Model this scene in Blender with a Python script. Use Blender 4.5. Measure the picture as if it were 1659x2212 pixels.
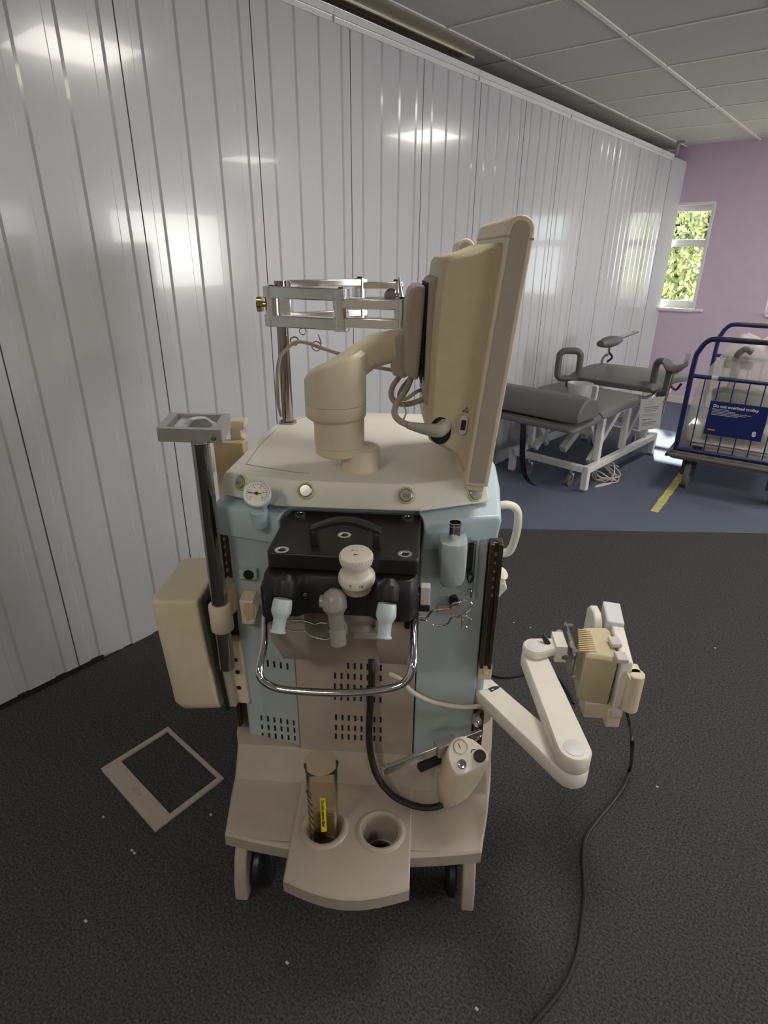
import bpy, bmesh, math, random
from mathutils import Vector, Matrix, Euler
from mathutils.geometry import tessellate_polygon
random.seed(4)
for o in list(bpy.data.objects): bpy.data.objects.remove(o)
SC = bpy.context.scene; COL = SC.collection
# ------------------------------------------------------------ camera
F = 1270.07; W_, H_ = 1659, 2212; CAMZ = 1.55
YAW, PIT, ROL = -0.68672306, -0.41491306, 0.00946216
_f = Vector((math.sin(YAW)*math.cos(PIT), math.cos(YAW)*math.cos(PIT), math.sin(PIT)))
_r = Vector((math.cos(YAW), -math.sin(YAW), 0)); _u = _r.cross(_f)
CR = _r*math.cos(ROL)+_u*math.sin(ROL); CU = -_r*math.sin(ROL)+_u*math.cos(ROL); CF = _f
cam = bpy.data.cameras.new('camera'); co = bpy.data.objects.new('camera', cam); COL.objects.link(co)
m = Matrix((CR, CU, -CF)).transposed().to_4x4(); m.translation = Vector((0, 0, CAMZ)); co.matrix_world = m
cam.sensor_fit = 'VERTICAL'; cam.sensor_height = 36; cam.lens = F/H_*36; cam.clip_start = 0.02
SC.camera = co
# ------------------------------------------------------------ world, exposure, lamps
wd = bpy.data.worlds.new('world'); SC.world = wd; wd.use_nodes = True
bg = wd.node_tree.nodes['Background']; bg.inputs[0].default_value = (0.93, 0.97, 1.0, 1); bg.inputs[1].default_value = 3.2
SC.view_settings.view_transform = 'Standard'; SC.view_settings.look = 'None'; SC.view_settings.gamma = 1
SC.view_settings.exposure = 0.08
LAMP = 20.5            # emission of the ceiling lamp diffusers
LAMPCOL = (1.0, 0.945, 0.86)
def area(name, loc, rot, sx, sy, e, col):
    l = bpy.data.lights.new(name, 'AREA'); l.shape = 'RECTANGLE'; l.size = sx; l.size_y = sy; l.energy = e; l.color = col
    o = bpy.data.objects.new(name, l); COL.objects.link(o); o.location = loc; o.rotation_euler = rot; return o
sl = bpy.data.lights.new('sun', 'SUN'); sl.energy = 30; sl.color = (1, .93, .80); sl.angle = .02
so = bpy.data.objects.new('sun', sl); COL.objects.link(so); so.rotation_euler = Vector((.35, -1.0, -.80)).to_track_quat('-Z', 'Y').to_euler()
# added fill lamps outside the unseen right-hand wall, standing in for daylight
area('fill_right_wall', (5.15, 2.6, 1.6), (0, math.radians(90), 0), 1.1, 2.4, 14, (0.95, 0.97, 1.0))
area('fill_right_wall_far', (5.15, 5.9, 1.6), (0, math.radians(90), 0), 1.2, 2.0, 105, (1.0, 0.97, 0.92))
# ------------------------------------------------------------ frames
TH = math.radians(35.7); OM = Vector((-0.688, 0.7245, 0))
RZ = Matrix.Rotation(TH, 4, 'Z'); MF = Matrix.Translation(OM) @ RZ; MI = MF.inverted()
CAM = Vector((0, 0, CAMZ))
def ray(x, y): return CR*((x-W_/2)/F) - CU*((y-H_/2)/F) + CF
def wax(x, y, ax, val):
    d = ray(x, y); t = (val-CAM[ax])/d[ax]; return CAM + d*t
def wx(x, y, v): return wax(x, y, 0, v)
def wy(x, y, v): return wax(x, y, 1, v)
def wz(x, y, v): return wax(x, y, 2, v)
CL = MI @ CAM
def max_(x, y, ax, val):
    d = MI.to_3x3() @ ray(x, y); t = (val-CL[ax])/d[ax]; return CL + d*t
def pu(x, y, v): return max_(x, y, 0, v)
def pv(x, y, v): return max_(x, y, 1, v)
def pz(x, y, v): return max_(x, y, 2, v)
# ------------------------------------------------------------ materials
def nm(mt): mt.use_nodes = True; return mt.node_tree, mt.node_tree.nodes['Principled BSDF']
def mat(name, col, rough=.5, metal=0, noise=0, nscale=60, bump=0, bscale=200, spec=.5, alpha=None, trans=0, emit=None, es=1, coat=0):
    mt = bpy.data.materials.new(name); nt, b = nm(mt)
    b.inputs['Base Color'].default_value = (*col, 1); b.inputs['Roughness'].default_value = rough; b.inputs['Metallic'].default_value = metal
    b.inputs['Specular IOR Level'].default_value = spec; b.inputs['Transmission Weight'].default_value = trans; b.inputs['Coat Weight'].default_value = coat
    if emit: b.inputs['Emission Color'].default_value = (*emit, 1); b.inputs['Emission Strength'].default_value = es
    if alpha is not None: b.inputs['Alpha'].default_value = alpha
    tc = nt.nodes.new('ShaderNodeTexCoord')
    if noise:
        n = nt.nodes.new('ShaderNodeTexNoise'); n.inputs['Scale'].default_value = nscale; n.inputs['Detail'].default_value = 6
        nt.links.new(tc.outputs['Object'], n.inputs['Vector'])
        r = nt.nodes.new('ShaderNodeMapRange'); r.inputs[1].default_value = .3; r.inputs[2].default_value = .7; r.inputs[3].default_value = 1-noise; r.inputs[4].default_value = 1+noise
        nt.links.new(n.outputs['Fac'], r.inputs[0])
        mx = nt.nodes.new('ShaderNodeVectorMath'); mx.operation = 'SCALE'; mx.inputs[0].default_value = col
        nt.links.new(r.outputs[0], mx.inputs['Scale']); nt.links.new(mx.outputs[0], b.inputs['Base Color'])
    if bump:
        n = nt.nodes.new('ShaderNodeTexNoise'); n.inputs['Scale'].default_value = bscale; n.inputs['Detail'].default_value = 3
        nt.links.new(tc.outputs['Object'], n.inputs['Vector'])
        bp = nt.nodes.new('ShaderNodeBump'); bp.inputs['Strength'].default_value = bump; bp.inputs['Distance'].default_value = .002
        nt.links.new(n.outputs['Fac'], bp.inputs['Height']); nt.links.new(bp.outputs[0], b.inputs['Normal'])
    return mt
M = dict(
    wall=mat('white_cladding', (.54, .55, .57), .16, 0, .02, 3, bump=.06, bscale=6, coat=.25),
    joint=mat('sheet_joint', (.05, .05, .055), .7),
    trimw=mat('white_trim', (.72, .72, .73), .35),
    purple=mat('lilac_paint', (.64, .51, .62), .8, 0, .03, 8, bump=.2, bscale=120),
    plain=mat('magnolia_paint', (.62, .58, .52), .8, 0, .03, 5),
    tile=mat('ceiling_tile', (.60, .58, .555), .95, 0, .06, 140, bump=.4, bscale=160),
    tee=mat('ceiling_tee', (.80, .78, .74), .45),
    skirt=mat('cream_gloss_paint', (.74, .68, .55), .35),
    char=mat('charcoal_carpet', (.068, .066, .066), 1, 0, .6, 170, bump=1, bscale=500, spec=.1),
    blue=mat('blue_carpet', (.135, .155, .21), 1, 0, .4, 200, bump=1, bscale=500, spec=.1),
    upvc=mat('window_frame_white', (.85, .85, .85), .3),
    white=mat('white_plastic', (.82, .785, .71), .38, 0, .02, 20),
    cream=mat('cream_plastic', (.74, .645, .475), .42, 0, .03, 30, bump=.12, bscale=900),
    cream2=mat('aged_cream_plastic', (.60, .52, .34), .5, 0, .04, 30, bump=.12, bscale=900),
    grey=mat('warm_grey_plastic', (.43, .375, .305), .5, 0, .04, 30, bump=.12, bscale=900),
    taupe=mat('taupe_base_plastic', (.42, .365, .31), .42, 0, .04, 25, bump=.1, bscale=900),
    bluep=mat('pale_blue_panel', (.44, .51, .52), .4, 0, .02, 20),
    bluet=mat('blue_trim_plastic', (.52, .64, .69), .35, 0, .02, 20),
    black=mat('black_plastic', (.018, .016, .018), .42, 0, .1, 60, bump=.15, bscale=900),
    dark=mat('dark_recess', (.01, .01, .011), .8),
    rubber=mat('black_rubber', (.012, .012, .013), .4),
    tyre=mat('grey_tyre', (.14, .13, .12), .75, 0, .1, 40),
    chrome=mat('chrome', (.78, .77, .75), .10, 1),
    chromed=mat('dark_chrome', (.38, .35, .32), .13, 1),
    steel=mat('brushed_aluminium', (.80, .80, .79), .19, 1, .05, 60),
    gunm=mat('grey_painted_metal', (.40, .39, .38), .35, .5, .03, 30),
    brass=mat('brass', (.65, .5, .25), .2, 1),
    rail=mat('bronze_rail', (.16, .13, .10), .3, .9),
    pgrey=mat('smoky_grey_plastic', (.36, .34, .31), .3, 0, .05, 40),
    port=mat('pale_blue_tube', (.58, .68, .70), .35),
    yg=mat('lime_ring', (.55, .62, .18), .4),
    ylab=mat('yellow_label', (.85, .66, .01), .5),
    ink=mat('black_ink', (.02, .02, .02), .6),
    silver=mat('silver_button', (.42, .41, .40), .3, .7),
    face=mat('dial_face', (.80, .76, .66), .4),
    hose=mat('ivory_hose', (.66, .62, .54), .4),
    cable=mat('grey_cable', (.42, .39, .32), .45),
    vinyl=mat('charcoal_vinyl', (.115, .108, .108), .5, 0, .06, 50, bump=.2, bscale=400),
    wframe=mat('white_enamel_steel', (.72, .72, .71), .35, 0, .04, 20),
    navy=mat('navy_enamel', (.010, .016, .10), .3, 0, .1, 30),
    navys=mat('navy_sign', (.008, .018, .13), .4),
    deck=mat('worn_deck', (.20, .17, .165), .6, 0, .25, 18),
    paper=mat('paper', (.62, .60, .64), .7, 0, .02, 20),
    pink=mat('pale_pink_plastic', (.62, .55, .55), .45),
    tape=mat('worn_yellow_tape', (.58, .55, .20), .6, 0, .25, 40),
    screen=mat('dark_screen', (.015, .016, .02), .12),
    orange=mat('orange_mark', (.8, .22, .05), .5),
    tan=mat('tan_board', (.60, .47, .27), .5, 0, .04, 30),
    carton=mat('carton', (.45, .40, .36), .7, 0, .05, 20),
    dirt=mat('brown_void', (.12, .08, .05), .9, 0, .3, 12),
    scrap=mat('scrap', (.55, .54, .5), .8),
    bark=mat('bark', (.10, .07, .045), .9, 0, .3, 20),
)
def glassmat(name, col, a_, rough=.08):
    mt = bpy.data.materials.new(name); mt.use_nodes = True; nt = mt.node_tree; nt.nodes.clear()
    out = nt.nodes.new('ShaderNodeOutputMaterial'); mix = nt.nodes.new('ShaderNodeMixShader')
    tr = nt.nodes.new('ShaderNodeBsdfTransparent'); tr.inputs[0].default_value = (*col, 1)
    gl = nt.nodes.new('ShaderNodeBsdfGlossy'); gl.inputs['Roughness'].default_value = rough; gl.inputs[0].default_value = (.9, .9, .88, 1)
    fr = nt.nodes.new('ShaderNodeLayerWeight'); fr.inputs[0].default_value = a_
    nt.links.new(fr.outputs['Fresnel'], mix.inputs[0]); nt.links.new(tr.outputs[0], mix.inputs[1]); nt.links.new(gl.outputs[0], mix.inputs[2])
    nt.links.new(mix.outputs[0], out.inputs[0]); return mt
M['pane'] = glassmat('window_glass', (.97, .99, .98), .12, .02)
M['beaker'] = glassmat('smoky_clear_plastic', (.965, .935, .86), .07, .12)
M['clear'] = glassmat('clear_plastic', (.88, .88, .88), .25, .12)
def filmmat():
    mt = bpy.data.materials.new('milky_polythene'); mt.use_nodes = True; nt = mt.node_tree; nt.nodes.clear()
    out = nt.nodes.new('ShaderNodeOutputMaterial'); mix = nt.nodes.new('ShaderNodeMixShader'); mix.inputs[0].default_value = .42
    tr = nt.nodes.new('ShaderNodeBsdfTransparent'); pb = nt.nodes.new('ShaderNodeBsdfPrincipled')
    pb.inputs['Base Color'].default_value = (.72, .69, .63, 1); pb.inputs['Roughness'].default_value = .35
    nt.links.new(tr.outputs[0], mix.inputs[1]); nt.links.new(pb.outputs[0], mix.inputs[2]); nt.links.new(mix.outputs[0], out.inputs[0]); return mt
M['film'] = filmmat()
def leafmat():
    mt = mat('leaf', (.16, .30, .06), .55); nt, b = nm(mt)
    oi = nt.nodes.new('ShaderNodeTexNoise'); oi.inputs['Scale'].default_value = 9; cr = nt.nodes.new('ShaderNodeValToRGB')
    cr.color_ramp.elements[0].position = .35; cr.color_ramp.elements[0].color = (.20, .27, .13, 1)
    cr.color_ramp.elements[1].position = .65; cr.color_ramp.elements[1].color = (.68, .74, .38, 1)
    nt.links.new(oi.outputs['Fac'], cr.inputs[0]); nt.links.new(cr.outputs[0], b.inputs['Base Color']); return mt
M['leaf'] = leafmat()
M['lamp'] = mat('lamp_diffuser', (.9, .9, .9), .5, emit=LAMPCOL, es=LAMP)
M['lamp_dim'] = mat('dim_lamp_diffuser', (.9, .88, .82), .5, emit=(1.0, .92, .80), es=LAMP*.82)  # weaker emission on the camera side, set to keep the machine front darker
# ------------------------------------------------------------ mesh helpers
def box(bm, x0, x1, y0, y1, z0, z1, mtx=None):
    vs = [bm.verts.new(Vector(p)) for p in ((x0,y0,z0),(x1,y0,z0),(x1,y1,z0),(x0,y1,z0),(x0,y0,z1),(x1,y0,z1),(x1,y1,z1),(x0,y1,z1))]
    if mtx is not None:
        for v in vs: v.co = mtx @ v.co
    for f in ((0,3,2,1),(4,5,6,7),(0,1,5,4),(1,2,6,5),(2,3,7,6),(3,0,4,7)): bm.faces.new([vs[i] for i in f])
def frame3(d, up=None):
    d = d.normalized(); up = up or (Vector((0, 0, 1)) if abs(d.z) < .95 else Vector((1, 0, 0)))
    a = up.cross(d).normalized(); b = d.cross(a).normalized(); return a, b, d
def beam(bm, p0, p1, w, h, up=None):
    p0, p1 = Vector(p0), Vector(p1); a, b, d = frame3(p1-p0, up)
    r = [[p + a*sx*w/2 + b*sy*h/2 for sx, sy in ((-1,-1),(1,-1),(1,1),(-1,1))] for p in (p0, p1)]
    loft(bm, r)
def loft(bm, rings, cap=True, close=False):
    R = [[bm.verts.new(Vector(p)) for p in r] for r in rings]; n = len(R[0]); k = len(R)
    for i in range(k if close else k-1):
        A, B = R[i], R[(i+1) % k]
        for j in range(n):
            try: bm.faces.new((A[j], A[(j+1) % n], B[(j+1) % n], B[j]))
            except ValueError: pass
    if cap and not close:
        bm.faces.new(R[0][::-1]); bm.faces.new(R[-1])
def cyl(bm, p0, p1, r0, r1=None, seg=24, cap=True):
    r1 = r0 if r1 is None else r1; p0, p1 = Vector(p0), Vector(p1); a, b, d = frame3(p1-p0)
    loft(bm, [[p + (a*math.cos(t)+b*math.sin(t))*r for t in [2*math.pi*i/seg for i in range(seg)]] for p, r in ((p0, r0), (p1, r1))], cap)
def lathe(bm, o, d, prof, seg=28, cap=True):   # prof: (radius, height along d)
    o, d = Vector(o), Vector(d).normalized(); a, b, d = frame3(d)
    loft(bm, [[o + d*h + (a*math.cos(t)+b*math.sin(t))*max(r, 1e-5) for t in [2*math.pi*i/seg for i in range(seg)]] for r, h in prof], cap)
def cat(pts, n=8, closed=False):
    P = [Vector(p) for p in pts]; out = []; k = len(P)
    for i in range(k if closed else k-1):
        p0 = P[(i-1) % k] if closed or i > 0 else P[0]*2-P[1]; p1 = P[i]; p2 = P[(i+1) % k]
        p3 = P[(i+2) % k] if closed or i+2 < k else P[-1]*2-P[-2]
        for j in range(n):
            t = j/n; out.append(.5*((2*p1)+(p2-p0)*t+(2*p0-5*p1+4*p2-p3)*t*t+(3*p1-p0-3*p2+p3)*t**3))
    if not closed: out.append(P[-1])
    return out
def tube(bm, pts, r, seg=12, closed=False, smooth=8, sq=None, cap=True):
    P = cat(pts, smooth, closed) if smooth else [Vector(p) for p in pts]
    k = len(P); rings = []; a = None
    for i, p in enumerate(P):
        d = (P[(i+1) % k]-P[i-1]) if (closed or 0 < i < k-1) else (P[1]-P[0] if i == 0 else P[-1]-P[-2]); d.normalize()
        if a is None: a = frame3(d)[0]
        a = (a-d*a.dot(d)).normalized(); b = d.cross(a)
        rr = r(i/(k-1)) if callable(r) else r
        rings.append([p + (a*math.cos(t)*(sq or 1)+b*math.sin(t))*rr for t in [2*math.pi*j/seg for j in range(seg)]])
    loft(bm, rings, cap, closed)
def prism(bm, poly, ax, a0, a1, mtx=None):
    def P(p, a):
        q = [0, 0, 0]; o = [i for i in range(3) if i != ax]; q[o[0]], q[o[1]] = p[0], p[1]; q[ax] = a
        q = Vector(q); return mtx @ q if mtx is not None else q
    loft(bm, [[P(p, a0) for p in poly], [P(p, a1) for p in poly]])
def plate(bm, loops, a0, a1, fn, ch=0):   # polygon with holes; fn(x, y, a) -> point
    tri = tessellate_polygon([[Vector((x, y, 0)) for x, y in l] for l in loops])
    flat = [p for l in loops for p in l]
    top = list(flat); n0 = len(loops[0])
    if ch:
        L0 = loops[0]; ar_ = sum(L0[i][0]*L0[(i+1) % n0][1]-L0[(i+1) % n0][0]*L0[i][1] for i in range(n0)); sg_ = 1 if ar_ > 0 else -1
        for i in range(n0):
            p_, c_, q_ = Vector(L0[i-1]), Vector(L0[i]), Vector(L0[(i+1) % n0]); e1 = (c_-p_).normalized(); e2 = (q_-c_).normalized()
            nn = Vector((-(e1.y+e2.y), e1.x+e2.x))*sg_; nn.normalize(); top[i] = tuple(c_+nn*ch)
    V0 = [bm.verts.new(fn(x, y, a0)) for x, y in flat]; V1 = [bm.verts.new(fn(x, y, a1)) for x, y in top]
    if ch: VM = [bm.verts.new(fn(x, y, a1-ch*(1 if a1 > a0 else -1))) for x, y in loops[0]]
    for t in tri:
        bm.faces.new([V0[i] for i in t]); bm.faces.new([V1[i] for i in reversed(t)])
    k = 0
    for l in loops:
        n = len(l)
        for j in range(n):
            if ch and k == 0:
                j2 = (j+1) % n; bm.faces.new((V0[j], V0[j2], VM[j2], VM[j])); bm.faces.new((VM[j], VM[j2], V1[j2], V1[j])); continue
            bm.faces.new((V0[k+j], V0[k+(j+1) % n], V1[k+(j+1) % n], V1[k+j]))
        k += n
def circ(cx, cy, r, n=32): return [(cx+r*math.cos(2*math.pi*i/n), cy+r*math.sin(2*math.pi*i/n)) for i in range(n)]
def rrect(x0, x1, y0, y1, r, n=5):
    out = []
    for cx, cy, a in ((x1-r, y0+r, -90), (x1-r, y1-r, 0), (x0+r, y1-r, 90), (x0+r, y0+r, 180)):
        for i in range(n+1):
            t = math.radians(a+90*i/n); out.append((cx+r*math.cos(t), cy+r*math.sin(t)))
    return out
def BM(): return bmesh.new()
# ------------------------------------------------------------ objects
def mkmesh(name, bm, mt, off, bevel, ang=32, dist=1e-5):
    bmesh.ops.remove_doubles(bm, verts=bm.verts, dist=dist)
    bmesh.ops.recalc_face_normals(bm, faces=bm.faces)
    for v in bm.verts: v.co -= off
    for f in bm.faces: f.smooth = True
    for e in bm.edges:
        if len(e.link_faces) != 2 or e.calc_face_angle(0) > math.radians(ang): e.smooth = False
    me = bpy.data.meshes.new(name); bm.to_mesh(me); bm.free(); me.materials.append(mt)
    o = bpy.data.objects.new(name, me); COL.objects.link(o)
    if bevel:
        b = o.modifiers.new('bevel', 'BEVEL'); b.width = bevel; b.segments = 3; b.limit_method = 'ANGLE'; b.angle_limit = math.radians(ang); b.harden_normals = False
    return o
class Thing:
    def __init__(s, name, label, cat_, base=(0, 0, 0), fr='M', group=None, mtx=None):
        s.base = Vector(base); s.o = bpy.data.objects.new(name, None); COL.objects.link(s.o); s.o.empty_display_size = .05
        mt = mtx if mtx is not None else (MF if fr == 'M' else Matrix.Identity(4))
        s.o.location = mt @ s.base; s.o.rotation_euler = mt.to_euler()
        s.o['label'] = label; s.o['category'] = cat_
        if group: s.o['group'] = group
    def part(s, name, bm, mt, parent=None, bevel=0, label=None, ang=32):
        o = mkmesh(name, bm, M[mt] if isinstance(mt, str) else mt, s.base, bevel, ang); o.parent = parent or s.o
        if label: o['label'] = label
        return o
def solo(name, bm, mt, label, cat_, base=(0, 0, 0), fr='M', bevel=0, group=None, kind=None):
    base = Vector(base); o = mkmesh(name, bm, M[mt], base, bevel); mx = MF if fr == 'M' else Matrix.Identity(4)
    o.location = mx @ base; o.rotation_euler = mx.to_euler(); o['label'] = label; o['category'] = cat_
    if group: o['group'] = group
    if kind: o['kind'] = kind
    return o
def struct(name, bm, mt, bevel=0, label=None):
    o = mkmesh(name, bm, M[mt], Vector((0, 0, 0)), bevel); o['kind'] = 'structure'
    if label: o['label'] = label
    return o
def textbm(s, size, mtx, ext=.0004, bold=0):
    c = bpy.data.curves.new('t', 'FONT'); c.body = s; c.size = size; c.extrude = ext; c.offset = bold; c.resolution_u = 2
    o = bpy.data.objects.new('t', c); COL.objects.link(o)
    dg = bpy.context.evaluated_depsgraph_get(); me = bpy.data.meshes.new_from_object(o.evaluated_get(dg))
    bm = BM(); bm.from_mesh(me)
    for v in bm.verts: v.co = mtx @ v.co
    bpy.data.objects.remove(o); bpy.data.curves.remove(c); bpy.data.meshes.remove(me); return bm
def axes(o, ex, ey, ez=None):
    ex = Vector(ex).normalized(); ey = Vector(ey); ey = (ey-ex*ex.dot(ey)).normalized(); ez = ex.cross(ey)
    m_ = Matrix((ex, ey, ez)).transposed().to_4x4(); m_.translation = Vector(o); return m_
def merge(dst, src):
    me = bpy.data.meshes.new('t'); src.to_mesh(me); src.free(); dst.from_mesh(me); bpy.data.meshes.remove(me)

# ============================================================ SETTING
XW, YB, ZC = -2.15, 7.336, 2.57
XR, YF = 5.0, -3.6
# floor: charcoal near, blue beyond a slanting seam
sa, sb = wz(1080, 1142, 0), wz(1659, 1152, 0); sd = (sb-sa).normalized()
sL = sa + sd*((-2.35-sa.x)/sd.x); sI = sa + sd*((YB+.1-sa.y)/sd.y)
bm = BM(); plate(bm, [[(-2.35, YF), (XR, YF), (XR, YB+.1), (sI.x, sI.y), (-2.35, sL.y)]], -.05, 0, lambda x, y, a: Vector((x, y, a))); struct('floor', bm, 'char', label='charcoal carpet floor near the machine')
bm = BM(); plate(bm, [[(-2.35, sL.y), (sI.x, sI.y), (-2.35, YB+.1)]], -.05, 0, lambda x, y, a: Vector((x, y, a))); struct('floor', bm, 'blue', label='blue carpet floor at the far end')
# left wall: ribbed white cladding sheets .55 m wide
prof = []; JO = []
def q(y, x): prof.append((x, y))
j = .69-.55*8; ymax = 7.18
q(YF, XW)
while j < ymax+.01:
    y = j; JO.append(y)
    for k in range(4):
        d = y+.091+k*.1377
        if d < ymax-.02 and d-.05 > YF:
            q(d-.046, XW); q(d-.040, XW-.0065); q(d-.009, XW-.0065); q(d-.001, XW)
    j += .5515
q(ymax, XW)
bm = BM()
ZT = 2.475
lo = []; hi = []
for x, y in prof:
    z0 = .022 if y < .80 else .004
    lo.append(bm.verts.new((x, y, z0))); hi.append(bm.verts.new((x, y, ZT)))
for i in range(len(prof)-1):
    bm.faces.new((lo[i], lo[i+1], hi[i+1], hi[i]))
# the last narrow sheet turns towards the far wall
e0 = lo[-1].co.copy(); e1 = Vector((-2.045, YB, 0.004))
a_, b_, c_, d_ = bm.verts.new(e0), bm.verts.new(e1), bm.verts.new((-2.045, YB, 2.43)), bm.verts.new((XW, ymax, ZT))
bm.faces.new((a_, b_, c_, d_))
box(bm, XW-.10, XW-.012, YF, YB, .0, ZT)
struct('wall_left', bm, 'wall', label='glossy white ribbed cladding wall')
bm = BM()
for y in JO:
    if y > YF: box(bm, XW-.001, XW+.0012, y-.0018, y+.0018, .024 if y < .8 else .005, ZT)
box(bm, XW-.003, XW+.0015, ymax-.003, ymax+.003, .005, ZT)
struct('trim_1', bm, 'joint', label='dark joints between the cladding sheets')
bm = BM(); box(bm, XW-.03, XW+.012, YF, 7.2, 2.462, 2.492); box(bm, XW-.03, XW+.004, YF, 7.2, 2.44, 2.462)
for y in (2.25, 3.42, 4.68, 6.0): box(bm, XW-.03, XW+.014, y-.003, y+.003, 2.44, 2.494)
struct('trim_2', bm, 'trimw', .003, label='white capping strip along the top of the cladding')
bm = BM(); box(bm, XW-.02, XW+.004, YF, .80, 0, .022); struct('baseboard_left', bm, 'dark')
# void above the cladding
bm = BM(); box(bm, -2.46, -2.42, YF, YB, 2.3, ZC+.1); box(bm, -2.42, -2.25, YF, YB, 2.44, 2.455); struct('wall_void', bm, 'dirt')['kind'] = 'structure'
# far lilac wall with window openings
wins = [(-2.40, -1.697, 1.02, 2.035), (-1.02, -.44, 1.02, 2.035)]
bm = BM(); plate(bm, [[(-2.6, 0), (XR+.1, 0), (XR+.1, 2.7), (-2.6, 2.7)]] + [[(a, c), (b, c), (b, d), (a, d)] for a, b, c, d in wins], YB, YB+.22, lambda x, z, a: Vector((x, a, z)))
struct('wall_back', bm, 'purple', label='lilac painted far wall')
def window(n, fn, a, b, c, d, t0):
    bm = BM(); fr = .045; tz = 1.69 if True else 0
    def P(x, z, k): return fn(x, z, k)
    plate(bm, [[(a, c), (b, c), (b, d), (a, d)], [(a+fr, c+fr+.03), (b-fr, c+fr+.03), (b-fr, tz-.045), (a+fr, tz-.045)], [(a+fr, tz+.02), (b-fr, tz+.02), (b-fr, d-fr-.01), (a+fr, d-fr-.01)]], t0, t0+.06, P)
    plate(bm, [[(a+.02, tz-.05), (b-.02, tz-.05), (b-.02, tz-.02), (a+.02, tz-.02)]], t0-.012, t0+.01, P)
    w = struct('window_%d' % n, bm, 'upvc', .004)
    bm = BM(); plate(bm, [[(a+.01, c-.03), (b+.0, c-.03), (b+.0, c), (a+.01, c)]], t0-.13, t0, P)
    o = mkmesh('window_sill', bm, M['upvc'], Vector((0, 0, 0)), .003); o.parent = w
    bm = BM(); plate(bm, [[(a+.02, c+.02), (b-.02, c+.02), (b-.02, d-.02), (a+.02, d-.02)]], t0+.025, t0+.03, P)
    o = mkmesh('pane', bm, M['pane'], Vector((0, 0, 0)), 0); o.parent = w
for i, (a, b, c, d) in enumerate(wins): window(i+1, lambda x, z, k: Vector((x, k, z)), a, b, c, d, YB+.10)
# painted sill board in front of window 1
bm = BM(); box(bm, -2.07, -1.60, YB-.035, YB+.1, 1.0, 1.022); struct('trim_3', bm, 'upvc', .004, label='white window board')
bm = BM(); box(bm, -2.07, -1.69, YB-.006, YB+.02, 2.035, 2.06); box(bm, -1.70, -1.685, YB-.004, YB+.1, 1.02, 2.05); struct('trim_4', bm, 'upvc', .002)
bm = BM(); box(bm, -2.04, XR, YB-.018, YB, 0, .075); struct('baseboard_back', bm, 'skirt', .004)
# right wall with two wide openings added to let the fill in, front wall
rw = [(1.4, 3.8, 1.0, 2.1), (4.9, 6.9, 1.0, 2.1)]
bm = BM(); plate(bm, [[(YF, 0), (YB, 0), (YB, 2.7), (YF, 2.7)]] + [[(a, c), (b, c), (b, d), (a, d)] for a, b, c, d in rw], XR, XR+.12, lambda y, z, a: Vector((a, y, z))); struct('wall_right', bm, 'plain')
bm = BM(); box(bm, -2.5, XR+.12, YF-.12, YF, 0, 2.7); struct('wall_front', bm, 'plain')
# ceiling
lamps = [(-.43, -1.31), (-.43, 1.99), (-.43, 5.29), (2.21, -1.31), (2.21, 1.99), (2.21, 5.29)]
bm = BM(); plate(bm, [[(-2.44, YF), (XR, YF), (XR, YB), (-2.44, YB)]] + [[(x-.315, y-.315), (x+.315, y-.315), (x+.315, y+.315), (x-.315, y+.315)] for x, y in lamps], ZC, ZC+.04, lambda x, y, a: Vector((x, y, a)))
struct('ceiling', bm, 'tile')
bm = BM()
x = -2.08
while x < XR: box(bm, x-.012, x+.012, YF, YB, ZC-.006, ZC+.001); x += .66
y = 3.64-.66*10
while y < YB: box(bm, -2.42, XR, y-.010, y+.010, ZC-.005, ZC+.001); y += .66
struct('trim_5', bm, 'tee', .001, label='white suspended ceiling grid')
bm = BM(); box(bm, -2.28, -2.10, 1.6, 3.35, ZC-.004, ZC+.0); box(bm, -2.215, -2.20, 1.6, 3.45, ZC-.014, ZC-.004); struct('trim_6', bm, 'skirt', .002, label='pale strip fixed in the ceiling margin')
first = None
for i, (x, y) in enumerate(lamps):
    t = Thing('ceiling_light', 'square recessed ceiling light panel', 'light', (x, y, ZC), 'W', 'recessed ceiling light panels')
    b = BM(); plate(b, [[(x-.32, y-.32), (x+.32, y-.32), (x+.32, y+.32), (x-.32, y+.32)], [(x-.29, y-.29), (x+.29, y-.29), (x+.29, y+.29), (x-.29, y+.29)]], ZC-.008, ZC+.03, lambda X, Y, a: Vector((X, Y, a))); t.part('frame', b, 'tee', bevel=.002)
    b = BM(); box(b, x-.29, x+.29, y-.29, y+.29, ZC+.004, ZC+.02); t.part('diffuser', b, 'lamp' if y > 0 else 'lamp_dim')
# greenery outside
def hedge(base, sx, sy, z0, z1, n, label):
    t = Thing('garden_shrub', label, 'shrub', base, 'W', None); rnd = random.Random(7); b = BM(); bx, by, _ = base
    for i in range(n):
        p = Vector((bx+rnd.uniform(-sx, sx), by+rnd.uniform(-sy, sy)*(1), rnd.uniform(z0, z1)))
        p.y += .25*math.sin(p.x*5)*math.cos(p.z*4); r = rnd.uniform(.03, .055); e = Euler((rnd.uniform(0, 6), rnd.uniform(0, 6), rnd.uniform(0, 6))).to_matrix()
        vs = [b.verts.new(p+e @ Vector(v)*r) for v in ((-1.2, 0, 0), (0, -.6, .15), (1.2, 0, 0), (0, .6, .15))]; b.faces.new(vs)
    t.part('foliage', b, 'leaf'); b = BM()
    for k in range(9):
        x_ = bx-sx+2*sx*(k+.5)/9; tube(b, [(x_, by, -.3), (x_+.1, by+.1, .8), (x_-.05, by-.05, 1.9), (x_+.1, by+.05, 2.6)], .03, 8)
    t.part('stem', b, 'bark')
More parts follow.
